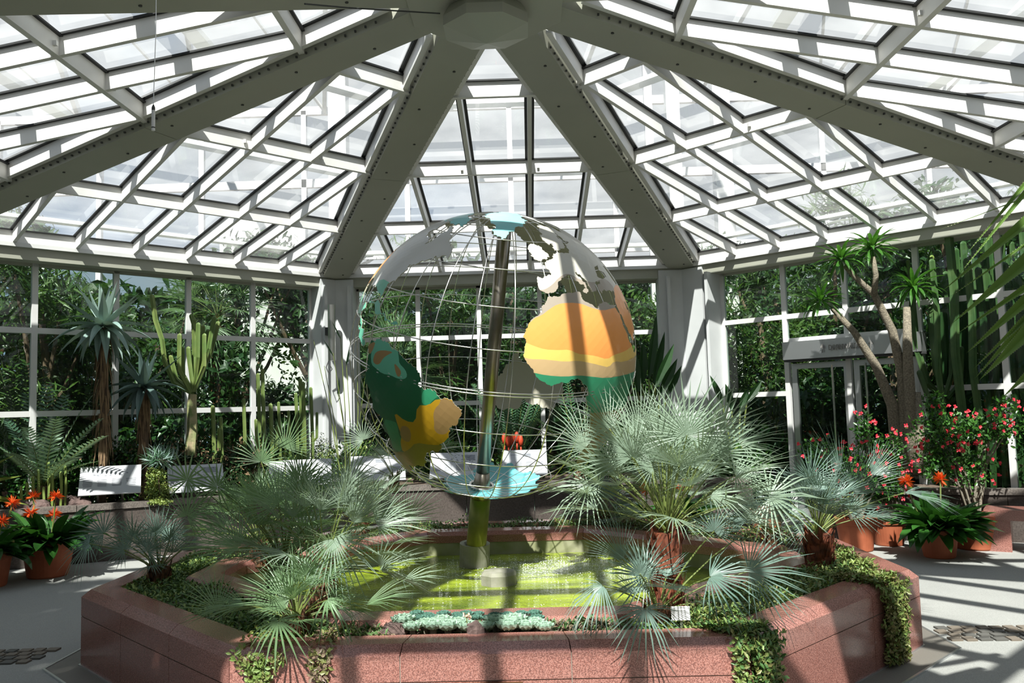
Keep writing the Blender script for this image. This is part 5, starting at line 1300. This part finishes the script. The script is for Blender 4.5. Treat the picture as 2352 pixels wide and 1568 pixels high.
# tall stalk leaves around the left column
def stalks(loc, items, label, name='leaf_stalks', mt='cycad', cat='plant', blade=(0.28, .045)):
    e = empty(name, loc, label, cat); O_ = Vector(loc)
    for (x, y, yy, bl) in items:
        m_ = MB(); t = at(x, y, yy)-O_; a = V(rnd.uniform(-.1, .1), rnd.uniform(-.05, .05), 0)
        m_.tube([a, (a+t)/2+V(.03, 0, .03), t], [.009, .007, .004], 5, m=1)
        if bl: m_.leaf(t - (t-a).normalized()*.05, (t-a).normalized()+V(bl*.3, 0, 0), V(bl, -.6, .3), blade[0], blade[1], .25*bl, 4, .2, wp=(.2, 1, .9, .5, 0))
        m_.build('stalk', [M[mt], M['petiole']], e)
    return e
stalks(at(800, 1060, 5.2).xy.to_3d()+V(0, 0, .6), [(782, 770, 5.2, -1), (795, 830, 5.3, 1), (765, 810, 5.0, -1), (850, 905, 5.1, 1), (745, 840, 5.3, 0), (868, 960, 5.0, 0), (838, 870, 5.0, 0), (720, 780, 5.4, 0), (775, 900, 5.4, 1), (905, 900, 5.3, 0), (820, 790, 5.5, 0)], 'tall thin rush-like stalks with narrow leaf tips beside the left corner column')
def paddle(loc, items, label, mt='darkgreen', seed=0):
    e = empty('bird_of_paradise', loc, label, 'plant'); O_ = Vector(loc)
    for (x, y, yy, x0, y0, w) in items:
        t = at(x, y, yy)-O_; s_ = at(x0, y0, yy)-O_; m_ = MB()
        m_.tube([V(0, 0, 0), s_*.6, s_], [.018, .014, .01], 6, m=1)
        m_.leaf(s_, t-s_, V(.3, -1, .3), (t-s_).length, w, .12, 6, .3, wp=(.15, .8, 1, .9, .5, 0)); m_.build('leaf', [M[mt], M['petiole']], e)
    return e
paddle(at(1500, 1010, 5.4).xy.to_3d()+V(0, 0, .6), [(1512, 720, 5.5, 1490, 870, .13), (1551, 788, 5.3, 1505, 890, .14), (1558, 822, 5.2, 1515, 905, .13), (1568, 838, 5.3, 1530, 910, .1), (1480, 780, 5.6, 1475, 880, .14), (1530, 760, 5.7, 1500, 880, .12), (1460, 800, 5.4, 1465, 900, .13)], 'dark bird of paradise leaves pointing up in front of the right corner column')
paddle(at(1690, 1010, 5.0).xy.to_3d()+V(0, 0, .6), [(1633, 860, 5.0, 1660, 930, .1), (1752, 872, 4.9, 1715, 925, .1), (1668, 880, 5.2, 1680, 940, .12), (1720, 890, 5.2, 1700, 940, .12)], 'broad dark leaves showing above the palm right of the right corner column')
shrub(at(1600, 1010, 4.95).xy.to_3d()+V(0, 0, .6), [((0, 0, .2), (.8, .2, .3)), ((.6, 0, .25), (.4, .2, .3))], 1800, .09, .03, ['darkgreen', 'green'], 'dark leaves behind the tall silvery palm', 39)

# pachypodium
base = at(2082, 1060, 4.0); base.z = .53
e = empty('pachypodium', base, 'thorny grey multi-stemmed tree with star-shaped leaf crowns in front of the doors', 'tree'); O_ = e.location.copy()
M['pachy'] = mat('spiny_grey_stem', (0.26, 0.22, 0.16), 0.85, var=(0.13, 0.11, 0.08), scale=55, bump=0.8, bscale=70)
ST = [([(2062, 1090), (2062, 1040), (2050, 930), (2012, 840), (1962, 762), (1912, 708)], [.085, .08, .07, .055, .042, .032]),
      ([(2078, 1090), (2078, 960), (2072, 860), (2050, 760), (2008, 676), (1968, 640), (1940, 610)], [.08, .075, .06, .052, .042, .034, .028]),
      ([(2008, 676), (2012, 630), (2005, 590)], [.038, .034, .03]),
      ([(2095, 1090), (2092, 960), (2085, 820), (2083, 705)], [.085, .075, .058, .042]),
      ([(2105, 1090), (2112, 1010), (2108, 900)], [.07, .06, .035])]
for i, (pts, rr_) in enumerate(ST):
    m_ = MB(); yy = 4.0 - .05*i; m_.tube(pxpts(pts, yy, O_), rr_, 14); m_.build('stem', M['pachy'], e, smooth=True)
for i, (x, y, L, n) in enumerate(((1885, 692, .33, 44), (1932, 597, .36, 46), (2003, 572, .38, 48), (2098, 662, .38, 50))):
    c = at(x, y, 4.0)-O_; m_ = MB(); r_ = random.Random(i)
    for k in range(n):
        az = k*2.39996; el = math.radians(75-95*k/n)
        d = V(math.cos(az)*math.cos(el), math.sin(az)*math.cos(el), math.sin(el))
        m_.leaf(c+d*.02, d, V(-math.cos(az)*math.sin(el), -math.sin(az)*math.sin(el), math.cos(el)), L*r_.uniform(.8, 1.1), .048, r_.uniform(.7, 1.2), 5, .2, wp=(.35, .8, 1, .9, .6, 0))
    m_.build('leaf_crown', M['green'], e)

# tall cacti at the right
def bigcactus(base, cols, label, mt, name='tall_cactus'):
    e = empty(name, base, label, 'cactus'); O_ = Vector(base)
    for (pts, yy, r_c) in cols:
        m_ = MB(); column_pts(m_, pxpts(pts, yy, O_), r_c); m_.build('stem', M[mt], e)
    return e
b_ = at(2170, 980, 4.2); b_.z = .55
bigcactus(b_, [([(2172, 1000), (2170, 920), (2130, 880), (2105, 800), (2095, 700), (2100, 640)], 4.2, .045), ([(2170, 920), (2150, 850), (2140, 740), (2142, 660)], 4.25, .05), ([(2172, 920), (2172, 820), (2165, 700)], 4.2, .05),
               ([(2175, 920), (2195, 850), (2200, 740)], 4.15, .05), ([(2178, 915), (2215, 870), (2225, 760), (2222, 700)], 4.2, .045), ([(2170, 910), (2185, 860), (2186, 790)], 4.0, .035), ([(2175, 915), (2205, 880), (2208, 800)], 4.0, .034),
               ([(2170, 920), (2130, 905), (2112, 855)], 4.0, .035), ([(2172, 925), (2158, 880), (2154, 800), (2150, 720)], 4.05, .04), ([(2178, 925), (2230, 900), (2248, 830)], 4.1, .04)], 'dark green candelabra cactus with a dense crown right of the doors', 'cactus_dk')
b_ = at(2120, 900, 4.5); b_.z = .55
bigcactus(b_, [([(2118, 1000), (2118, 800), (2105, 640), (2100, 570), (2092, 510)], 4.5, .034), ([(2115, 700), (2135, 640), (2140, 590)], 4.5, .03), ([(2112, 690), (2095, 660), (2085, 600)], 4.5, .028), ([(2105, 580), (2112, 545), (2108, 520)], 4.5, .025)], 'tall light green columnar cactus whose tip crosses the eave beam', 'cactus_lt')
for i, (x, yt) in enumerate(sorted(((2150, 580), (2178, 540), (2205, 560), (2232, 520), (2262, 545), (2290, 515), (2318, 560), (2345, 530), (2370, 500), (2246, 620), (2305, 610), (2165, 630), (2335, 640), (2275, 660), (2140, 600), (2192, 575), (2220, 600), (2258, 590), (2285, 620), (2312, 590), (2350, 600), (2240, 700)))):
    t = at(x, yt, 3.9+.5*(i % 3)); b_ = V(t.x, t.y, .0)
    e = empty('pillar_cactus', b_); m_ = MB(); column_pts(m_, [V(0, 0, .5), V(0.03, 0, 1.2), V(-.02, 0, t.z*.6), V(.02, 0, t.z*.8), V(.02*(i % 3), 0, t.z)], .038+.006*(i % 4))
    m_.build('stem', M['cactus_dk'], e)
    tag(e, 'tall dark pillar cactus, ' + ORD[i] + ' from the left in the stand at the right edge', 'cactus', 'pillar cacti at the right edge')
shrub(V(5.6, 4.2, .5), [((0, 0, .6), (.8, .4, .7)), ((.9, -.6, .6), (.6, .4, .8))], 3000, .07, .03, ['darkgreen', 'green'], 'dark leafy mass between the pillar cacti at the right', 41)
shrub(at(2340, 640, 4.4)+V(0, 0, -.3), [((0, 0, .3), (.3, .2, .35))], 500, .1, .02, ['yellowgreen', 'green'], 'bright small-leaved branch high at the right edge', 42, up=.3)

# pots
def pot(loc, r, h, label, plant=None):
    e = empty('terracotta_pot', loc, label, 'pot')
    m_ = MB(); m_.lathe([(0, 0), (r*.72, 0), (r*.76, h*.04), (r*.93, h*.80), (r*1.0, h*.82), (r*1.02, h*.97), (r*.98, h), (r*.90, h), (r*.88, h*.86), (0, h*.86)], 36); m_.build('pot_body', M['terracotta'], e, smooth=False)
    m_ = MB(); m_.lathe([(0, h*.87), (r*.88, h*.87)], 24); m_.build('soil', M['soil'], e)
    return e
def clivia(loc, rad, n, L, label, seed, heads=()):
    e = empty('clivia_plant', loc, label, 'potted plant'); r_ = random.Random(seed); m_ = MB()
    for k in range(n):
        az = r_.uniform(0, 2*PI); el = math.radians(r_.uniform(15, 85)); d = V(math.cos(az)*math.cos(el), math.sin(az)*math.cos(el), math.sin(el))
        rr_ = r_.random()**.5*rad*.5
        m_.leaf(V(math.cos(az)*rr_, math.sin(az)*rr_, r_.uniform(0, .04)), d, V(-math.cos(az)*math.sin(el), -math.sin(az)*math.sin(el), math.cos(el)), L*r_.uniform(.6, 1.1), L*.26, r_.uniform(.6, 1.5), 6, .25, wp=(.25, .7, 1, 1, .7, 0))
    m_.build('leaves', M['clivia'], e)
    O_ = Vector(loc)
    for h in heads:
        c = at(*h)-O_; s_ = MB(); s_.tube([V(c.x*.4, c.y*.4, 0), V(c.x*.8, c.y*.8, c.z*.6), c], .008, 6); s_.build('flower_stalk', M['petiole'], e)
        f_ = MB(); q = random.Random(seed+int(h[0]))
        for k in range(46):
            d = V(q.gauss(0, 1), q.gauss(0, 1), q.gauss(.4, 1)).normalized(); f_.leaf(c+d*.01, d, d.orthogonal(), .085*q.uniform(.7, 1.1), .02, .3, 3, .1, wp=(.4, 1, .9, 0))
        f_.build('flower_head', M['orange'], e)
    return e
p = at(2159, 1286, atz(2152, 1286, 0).y+.17); p.z = 0
pot(p, .20, .29, 'smaller terracotta pot on the floor at the right, leaves spilling over it'); clivia(p+V(0, 0, .25), (.34), 190, .46, 'dark green broad-leaved plant in the smaller right terracotta pot', 51, heads=((2080, 1105, p.y+.1), (2160, 1100, p.y+.2)))
p2 = at(2243, 1267, atz(2242, 1267, 0).y+.22); p2.z = 0
pot(p2, .27, .37, 'larger terracotta pot at the right holding the red-flowered bush')
def thornbush(loc, blobs, n, nf, label, seed, stems=8):
    return shrub(loc, blobs, n, .05, .026, ['green', 'green', 'darkgreen'], label, seed, name='flowering_thorn_bush', cat='bush', stem=(stems, .014, 'bark'), fl=nf, flow=(.017, 'red', 'flower'), up=.5, wp=(.35, .9, 1, 0))
thornbush(p2+V(0, 0, .33), [((-.30, 0, .95), (.42, .28, .28)), ((.10, 0, .95), (.40, .28, .22)), ((.42, .0, .98), (.28, .26, .24)), ((-.38, -.05, .62), (.30, .22, .28)), ((0, 0, .55), (.3, .25, .3)), ((-.35, 0, 1.25), (.14, .1, .16)), ((.42, 0, 1.22), (.14, .1, .12))], 3000, 90, 'crown of thorns bush full of red flowers in the larger right terracotta pot', 61, 12)
m_ = MB()
p3 = atz(1958, 1262, 0); p3.y += .1; p3.z = 0; p3 = at(1968, 1250, 2.9); p3.z = 0
pot(p3, .22, .36, 'terracotta pot behind the corner palm, half hidden by its leaves')
thornbush(p3+V(0, 0, .33), [((0, 0, .55), (.40, .28, .32)), ((-.35, 0, .75), (.26, .2, .2)), ((.15, 0, .95), (.14, .12, .3)), ((.35, 0, .45), (.3, .2, .3))], 1800, 60, 'red-flowered thorn bush behind the blue-green corner palm', 62, 8)
p3b = at(2040, 1200, 3.2); p3b.z = 0
pot(p3b, .2, .3, 'terracotta pot in the shade left of the two right pots')
thornbush(p3b+V(0, 0, .26), [((-.1, 0, .35), (.36, .25, .28)), ((.05, 0, .75), (.25, .2, .3))], 1300, 40, 'low red-flowered bush between the corner palm and the right pots', 63, 6)
p4 = at(110, 1332, atz(110, 1332, 0).y+.24); p4.z = 0
pot(p4, .265, .37, 'large terracotta pot on the floor at the left'); clivia(p4+V(0, 0, .33), .42, 150, .46, 'dark green plant with orange flower heads in the large left terracotta pot', 52, heads=((70, 1178, p4.y-.15), (124, 1182, p4.y+.05), (128, 1140, p4.y-.05), (75, 1140, p4.y+.1)))
p5 = at(-28, 1356, atz(-28, 1356, 0).y+.2); p5.z = 0
pot(p5, .22, .34, 'terracotta pot cut by the left edge of the picture'); clivia(p5+V(0, 0, .3), .36, 110, .42, 'green plant with orange flowers cut by the left edge of the picture', 53, heads=((5, 1195, p5.y), (28, 1155, p5.y+.2)))
for (x, yy, lb, sd, hd) in ((1480, 3.1, 'terracotta pot beyond the pool behind the tall palm', 54, ((1485, 1125, 3.0),)), (1575, 3.3, 'second terracotta pot beyond the pool, right behind tall palm', 55, ((1578, 1110, 3.2), (1560, 1118, 3.2)))):
    q = at(x, 1180, yy); q.z = 0
    pot(q, .2, .34, lb); clivia(q+V(0, 0, .3), .3, 90, .38, lb.replace('terracotta pot', 'orange-flowered plant in the pot').replace('second', 'other'), sd, heads=hd)
q = at(1760, 1190, 3.2); q.z = 0
pot(q, .18, .45, 'slim terracotta pot seen between the palms right of centre')
# left edge agave leaf
e = empty('agave', at(-120, 1130, 3.0), 'pale green agave whose leaf tips enter at the left edge', 'succulent')
m_ = MB()
for k, (x, y) in enumerate(((40, 1085), (30, 1140), (60, 1150), (20, 1040), (-40, 1020))):
    t = at(x, y, 2.9)-e.location; m_.leaf((0, 0, 0), t, V(.2, -.8, .6), t.length, .09, .15, 6, .4, wp=(.8, 1, .8, .5, 0))
m_.build('leaves', M['yellowgreen'], e)
# beam of rocks in the left bed
for k, (x, y, yy) in enumerate(((50, 1140, 3.25), (140, 1120, 3.6), (185, 1145, 3.4), (90, 1145, 3.3), (165, 1105, 3.8))):
    q = at(x, y, yy); rock((q.x, q.y, .66), (.13, .1, .08), ('reddish', 'brown', 'pale brown', 'dark', 'grey')[k] + ' rock among the small cacti in the left bed', seed=k+5)

# foreground leaves at the right edge
e = empty('spiky_foreground_plant', at(2900, 120, -3.0), 'large toothed leaves reaching in from the right edge in the foreground', 'plant')
O_ = e.location.copy(); k = 0
for (x, y, yy, w, x1, y1) in ((2160, 672, -2.9, .062, 2352, 540), (2172, 688, -2.8, .022, 2352, 590), (2185, 744, -3.05, .075, 2352, 632), (2195, 768, -2.9, .04, 2352, 690), (2218, 812, -3.0, .06, 2352, 722), (2235, 848, -2.8, .035, 2352, 760), (2248, 874, -3.1, .065, 2352, 800), (2238, 870, -2.8, .05, 2352, 770), (2300, 915, -3.0, .06, 2400, 850), (2195, 640, -2.6, .03, 2352, 470), (2218, 585, -2.5, .03, 2352, 450), (2150, 530, -2.5, .012, 2352, 478)):
    tip = at(x, y, yy); ed = at(x1, y1, yy-.05); base_ = ed + (ed-tip)*1.6 + V(0, 0, .12)
    m_ = MB(); d = tip-base_; nr = V(.25, -.75, .7)
    w *= 1.25; m_.leaf(base_-O_, d, nr, d.length, w, 0.0, 10, .35, wp=(.7, 1, 1, 1, .95, .8, .62, .45, .28, .12, 0))
    # toothed pale margins
    sd_ = d.normalized().cross((nr-d.normalized()*nr.dot(d.normalized())).normalized()); nn_ = (nr-d.normalized()*nr.dot(d.normalized())).normalized()
    for j in range(46):
        t = .3+.66*j/46; x_ = t*10; q_ = (.7, 1, 1, 1, .95, .8, .62, .45, .28, .12, 0); k_ = min(int(x_), 9); ww = (q_[k_]*(1-(x_-k_))+q_[k_+1]*(x_-k_))*w/2
        for s_ in (-1, 1):
            p = base_-O_+d*t+sd_*(s_*ww)+nn_*(.35*ww)
            m_.leaf(p, sd_*s_+d.normalized()*.6, nn_, .003, .003, 0, 1, 0, wp=(1, 0), m=1)
    m_.build('leaf', [M['fore'], M['fore_edge']], e)

# ================================================================== trees outside the glass
def tree_mesh(seed, mts, n, L, W, blobs, trunk):
    r_ = random.Random(seed); m_ = MB()
    for i in range(n):
        c, q = r_.choice(blobs); d = V(r_.gauss(0, 1), r_.gauss(0, 1), r_.gauss(0, 1)).normalized(); k = r_.random()**.4*(.8+.5*noise.noise(V(*c)+d*2))
        p = V(c[0]+d.x*q*k, c[1]+d.y*q*k, c[2]+d.z*q*k)
        dd = V(r_.gauss(0, 1), r_.gauss(0, 1), r_.gauss(-.3, .7))
        m_.leaf(p, dd, d+V(0, 0, .6), L*r_.uniform(.6, 1.2), W*r_.uniform(.6, 1.2), .5, 2, .1, wp=(.3, 1, 0), m=i % len(mts))
    t_ = MB()
    t_.tube([(0, 0, 0), (trunk*2, 0, 1.5), (0, 0, 3.2)], [trunk, trunk*.8, trunk*.5], 8)
    for c, q in blobs[:6]:
        t_.tube([(0, 0, 1.6), (c[0]*.5, c[1]*.5, c[2]*.7), c], [trunk*.5, trunk*.35, trunk*.15], 6)
    return m_, t_
def blobs_(seed, n, R, z0, z1):
    r_ = random.Random(seed); return [((r_.uniform(-R, R), r_.uniform(-R, R), r_.uniform(z0, z1)), r_.uniform(.4, .75)) for _ in range(n)]
protos = []
for i, (mts, n, L, W, bl, lb) in enumerate(((['treeleaf', 'darkgreen'], 4200, .17, .07, blobs_(1, 14, .9, .5, 4.2), 'dense dark broadleaf tree'),
                                         (['treeleaf2', 'treeleaf'], 4200, .13, .06, blobs_(2, 14, .9, .4, 3.8), 'lighter green leafy tree'),
                                         (['treeleaf', 'treeleaf2'], 3600, .28, .035, blobs_(3, 12, .9, .4, 4.4), 'narrow-leaved green tree'),
                                         (['darkgreen', 'treeleaf'], 4600, .11, .07, blobs_(4, 16, 1.1, .2, 3.0), 'dark round-leaved thicket'))):
    e = empty('outside_tree', (0, 0, 0)); a, t = tree_mesh(i, mts, n, L, W, bl, .09)
    c1 = a.build('crown', [M[q] for q in mts], e); c2 = t.build('trunk', M['bark_br'], e); protos.append((e, [c1, c2], lb)); e['category'] = 'tree'
SP = []
r_ = random.Random(77)
spots = []
# far window
for k in range(7): spots.append((-3.6+k*1.2, 9.0+.4*(k % 2), 'the far windows'))
for k in range(5): spots.append((-4+k*2.0, 10.4+.4*(k % 2), 'the far windows farther back'))
# left window: along the sector-7 wall
for k in range(6):
    u = -3.0+k*1.1; q = sec(7, u, 9.0+.4*(k % 2))
    if k in (4,): continue
    spots.append((q.x, q.y, 'the left windows'))
for k in range(4):
    q = sec(7, -3.4+k*1.6, 10.2); spots.append((q.x, q.y, 'the left windows farther back'))
for k in range(6):
    q = sec(1, -2.8+k*1.1, 9.0+.4*(k % 2)); spots.append((q.x, q.y, 'the doors'))
for k in range(5):
    q = sec(1, -3.2+k*1.7, 10.3); spots.append((q.x, q.y, 'the doors farther back'))
for k in range(4):
    q = sec(2, -2.2+k*1.4, 8.3); spots.append((q.x, q.y, 'the right side'))
    q = sec(6, -2.2+k*1.4, 8.3); spots.append((q.x, q.y, 'the left side'))
cnt = {}
used = set()
spots = [q for q in spots if not (-.03 < math.atan2(q[1]-CAM.y, q[0]-CAM.x) - math.atan2(11.5-CAM.y, at(620, 750, 11.5).x-CAM.x) < .03)]
for j, (x, y, wh) in enumerate(spots):
    k = j % 4 if wh.find('farther') < 0 else (j % 3)
    e, ch, lb = protos[k]; s_ = r_.uniform(.95, 1.25)
    if 'farther' in wh: s_ *= 0.95
    if k not in used: used.add(k); o = e; o.location = (x, y, 0); o.scale = (s_,)*3
    else: o = copy_tree(e, ch, (x, y, 0), r_.uniform(0, 6), s_)
    cnt[wh] = cnt.get(wh, 0) + 1
    o['label'] = lb + ' behind ' + wh + ', ' + ORD[cnt[wh]-1] + ' from the left'; o['group'] = 'trees outside behind ' + wh
# hedges closing the view low down
def hedge(r0, th, z1, n, L, W, mts, label, seed, gap=None):
    r_ = random.Random(seed); m_ = MB()
    for k in range(n):
        a = r_.uniform(0, 2*PI); r = r0 + r_.uniform(0, th); top = z1*(0.8+0.35*noise.noise(V(math.cos(a)*4, math.sin(a)*4, seed)))
        p = V(r*math.cos(a), r*math.sin(a), r_.uniform(0.05, 1)*top)
        if gap and gap[0] < a < gap[1] and p.z > 1.4: continue
        m_.leaf(p, V(r_.gauss(0, 1), r_.gauss(0, 1), r_.gauss(0, 1)), V(r_.gauss(0, 1), r_.gauss(0, 1), 1.2), L*r_.uniform(.6, 1.2), W*r_.uniform(.6, 1.2), .5, 2, .1, wp=(.3, 1, 0), m=k % len(mts))
    return tag(m_.build('outside_hedge', [M[q] for q in mts]), label, 'hedge', kind='stuff')
GA = math.atan2(1, 0) + math.atan2(3.6, 8.2)
hedge(8.0, 0.6, 1.9, 44000, .20, .09, ['darkgreen', 'darkgreen', 'treeleaf'], 'low dark hedge just outside the window walls', 5)
hedge(12.2, 1.2, 5.6, 80000, .34, .15, ['darkgreen', 'treeleaf'], 'tall dark hedge closing the view outside', 6, (GA-.06, GA+.09))
m_ = MB(); p = at(615, 750, 11.5); m_.box((p.x-.2, 11.9, 3.0), (1.9, .2, 6)); o = m_.build('facade_panel', M['white']); tag(o, 'pale facade of a neighbouring greenhouse seen through the left windows', 'facade')
# palms outside
fan_palm('fan_palm', V(-5.1, 8.0, 0), V(-5.1, 8.0, 3.35), [], 26, .7, .62, FM2, 'tall fan palm with round crown outside behind the left windows', 71, .11, 'fibre', fillel=(-50, 80), nseg=22)
p = at(905, 790, 8.6)
fan_palm('fan_palm', V(p.x, p.y, 0), V(p.x, p.y, 2.2), [], 20, .8, .7, FM2, 'green fan palm outside seen through the left half of the globe', 72, .09, 'fibre', fillel=(-20, 80), nseg=22)
# ground outside
gm = MB(); gm.box((0, 14, -.06), (60, 60, .08)); o = gm.build('floor', M['soil'], kind='structure'); o.location = (0, 0, -.02)
# pale neighbouring greenhouse wall seen through the left window

# unseen tree added outside the entrance, crown shaped to dapple the left half
sh = empty('outside_tree', (-6.5, -11.5, 0), 'tall unseen tree added left of the entrance, its crown over the roof for shade', 'tree')
bl = [((x+6.5, y+11.5, z), q) for x, y, z, q in ((-3.3, -7.9, 9, .8), (-2.8, -6.8, 9, .6), (-4.4, -7.0, 9.2, 1.4), (-4.8, -9.1, 9, 1.4), (-6, -7.7, 9.4, 1.5), (-3.7, -9.7, 8.8, .9), (-6.2, -9.7, 9, 1.5), (-4.2, -5.6, 9.2, 1.0), (-5.8, -5.9, 9.4, 1.4))]
a, t = tree_mesh(99, ['treeleaf', 'darkgreen'], 10000, .34, .19, bl, .16)
a.build('crown', [M['treeleaf'], M['darkgreen']], sh); t.build('trunk', M['bark_br'], sh)
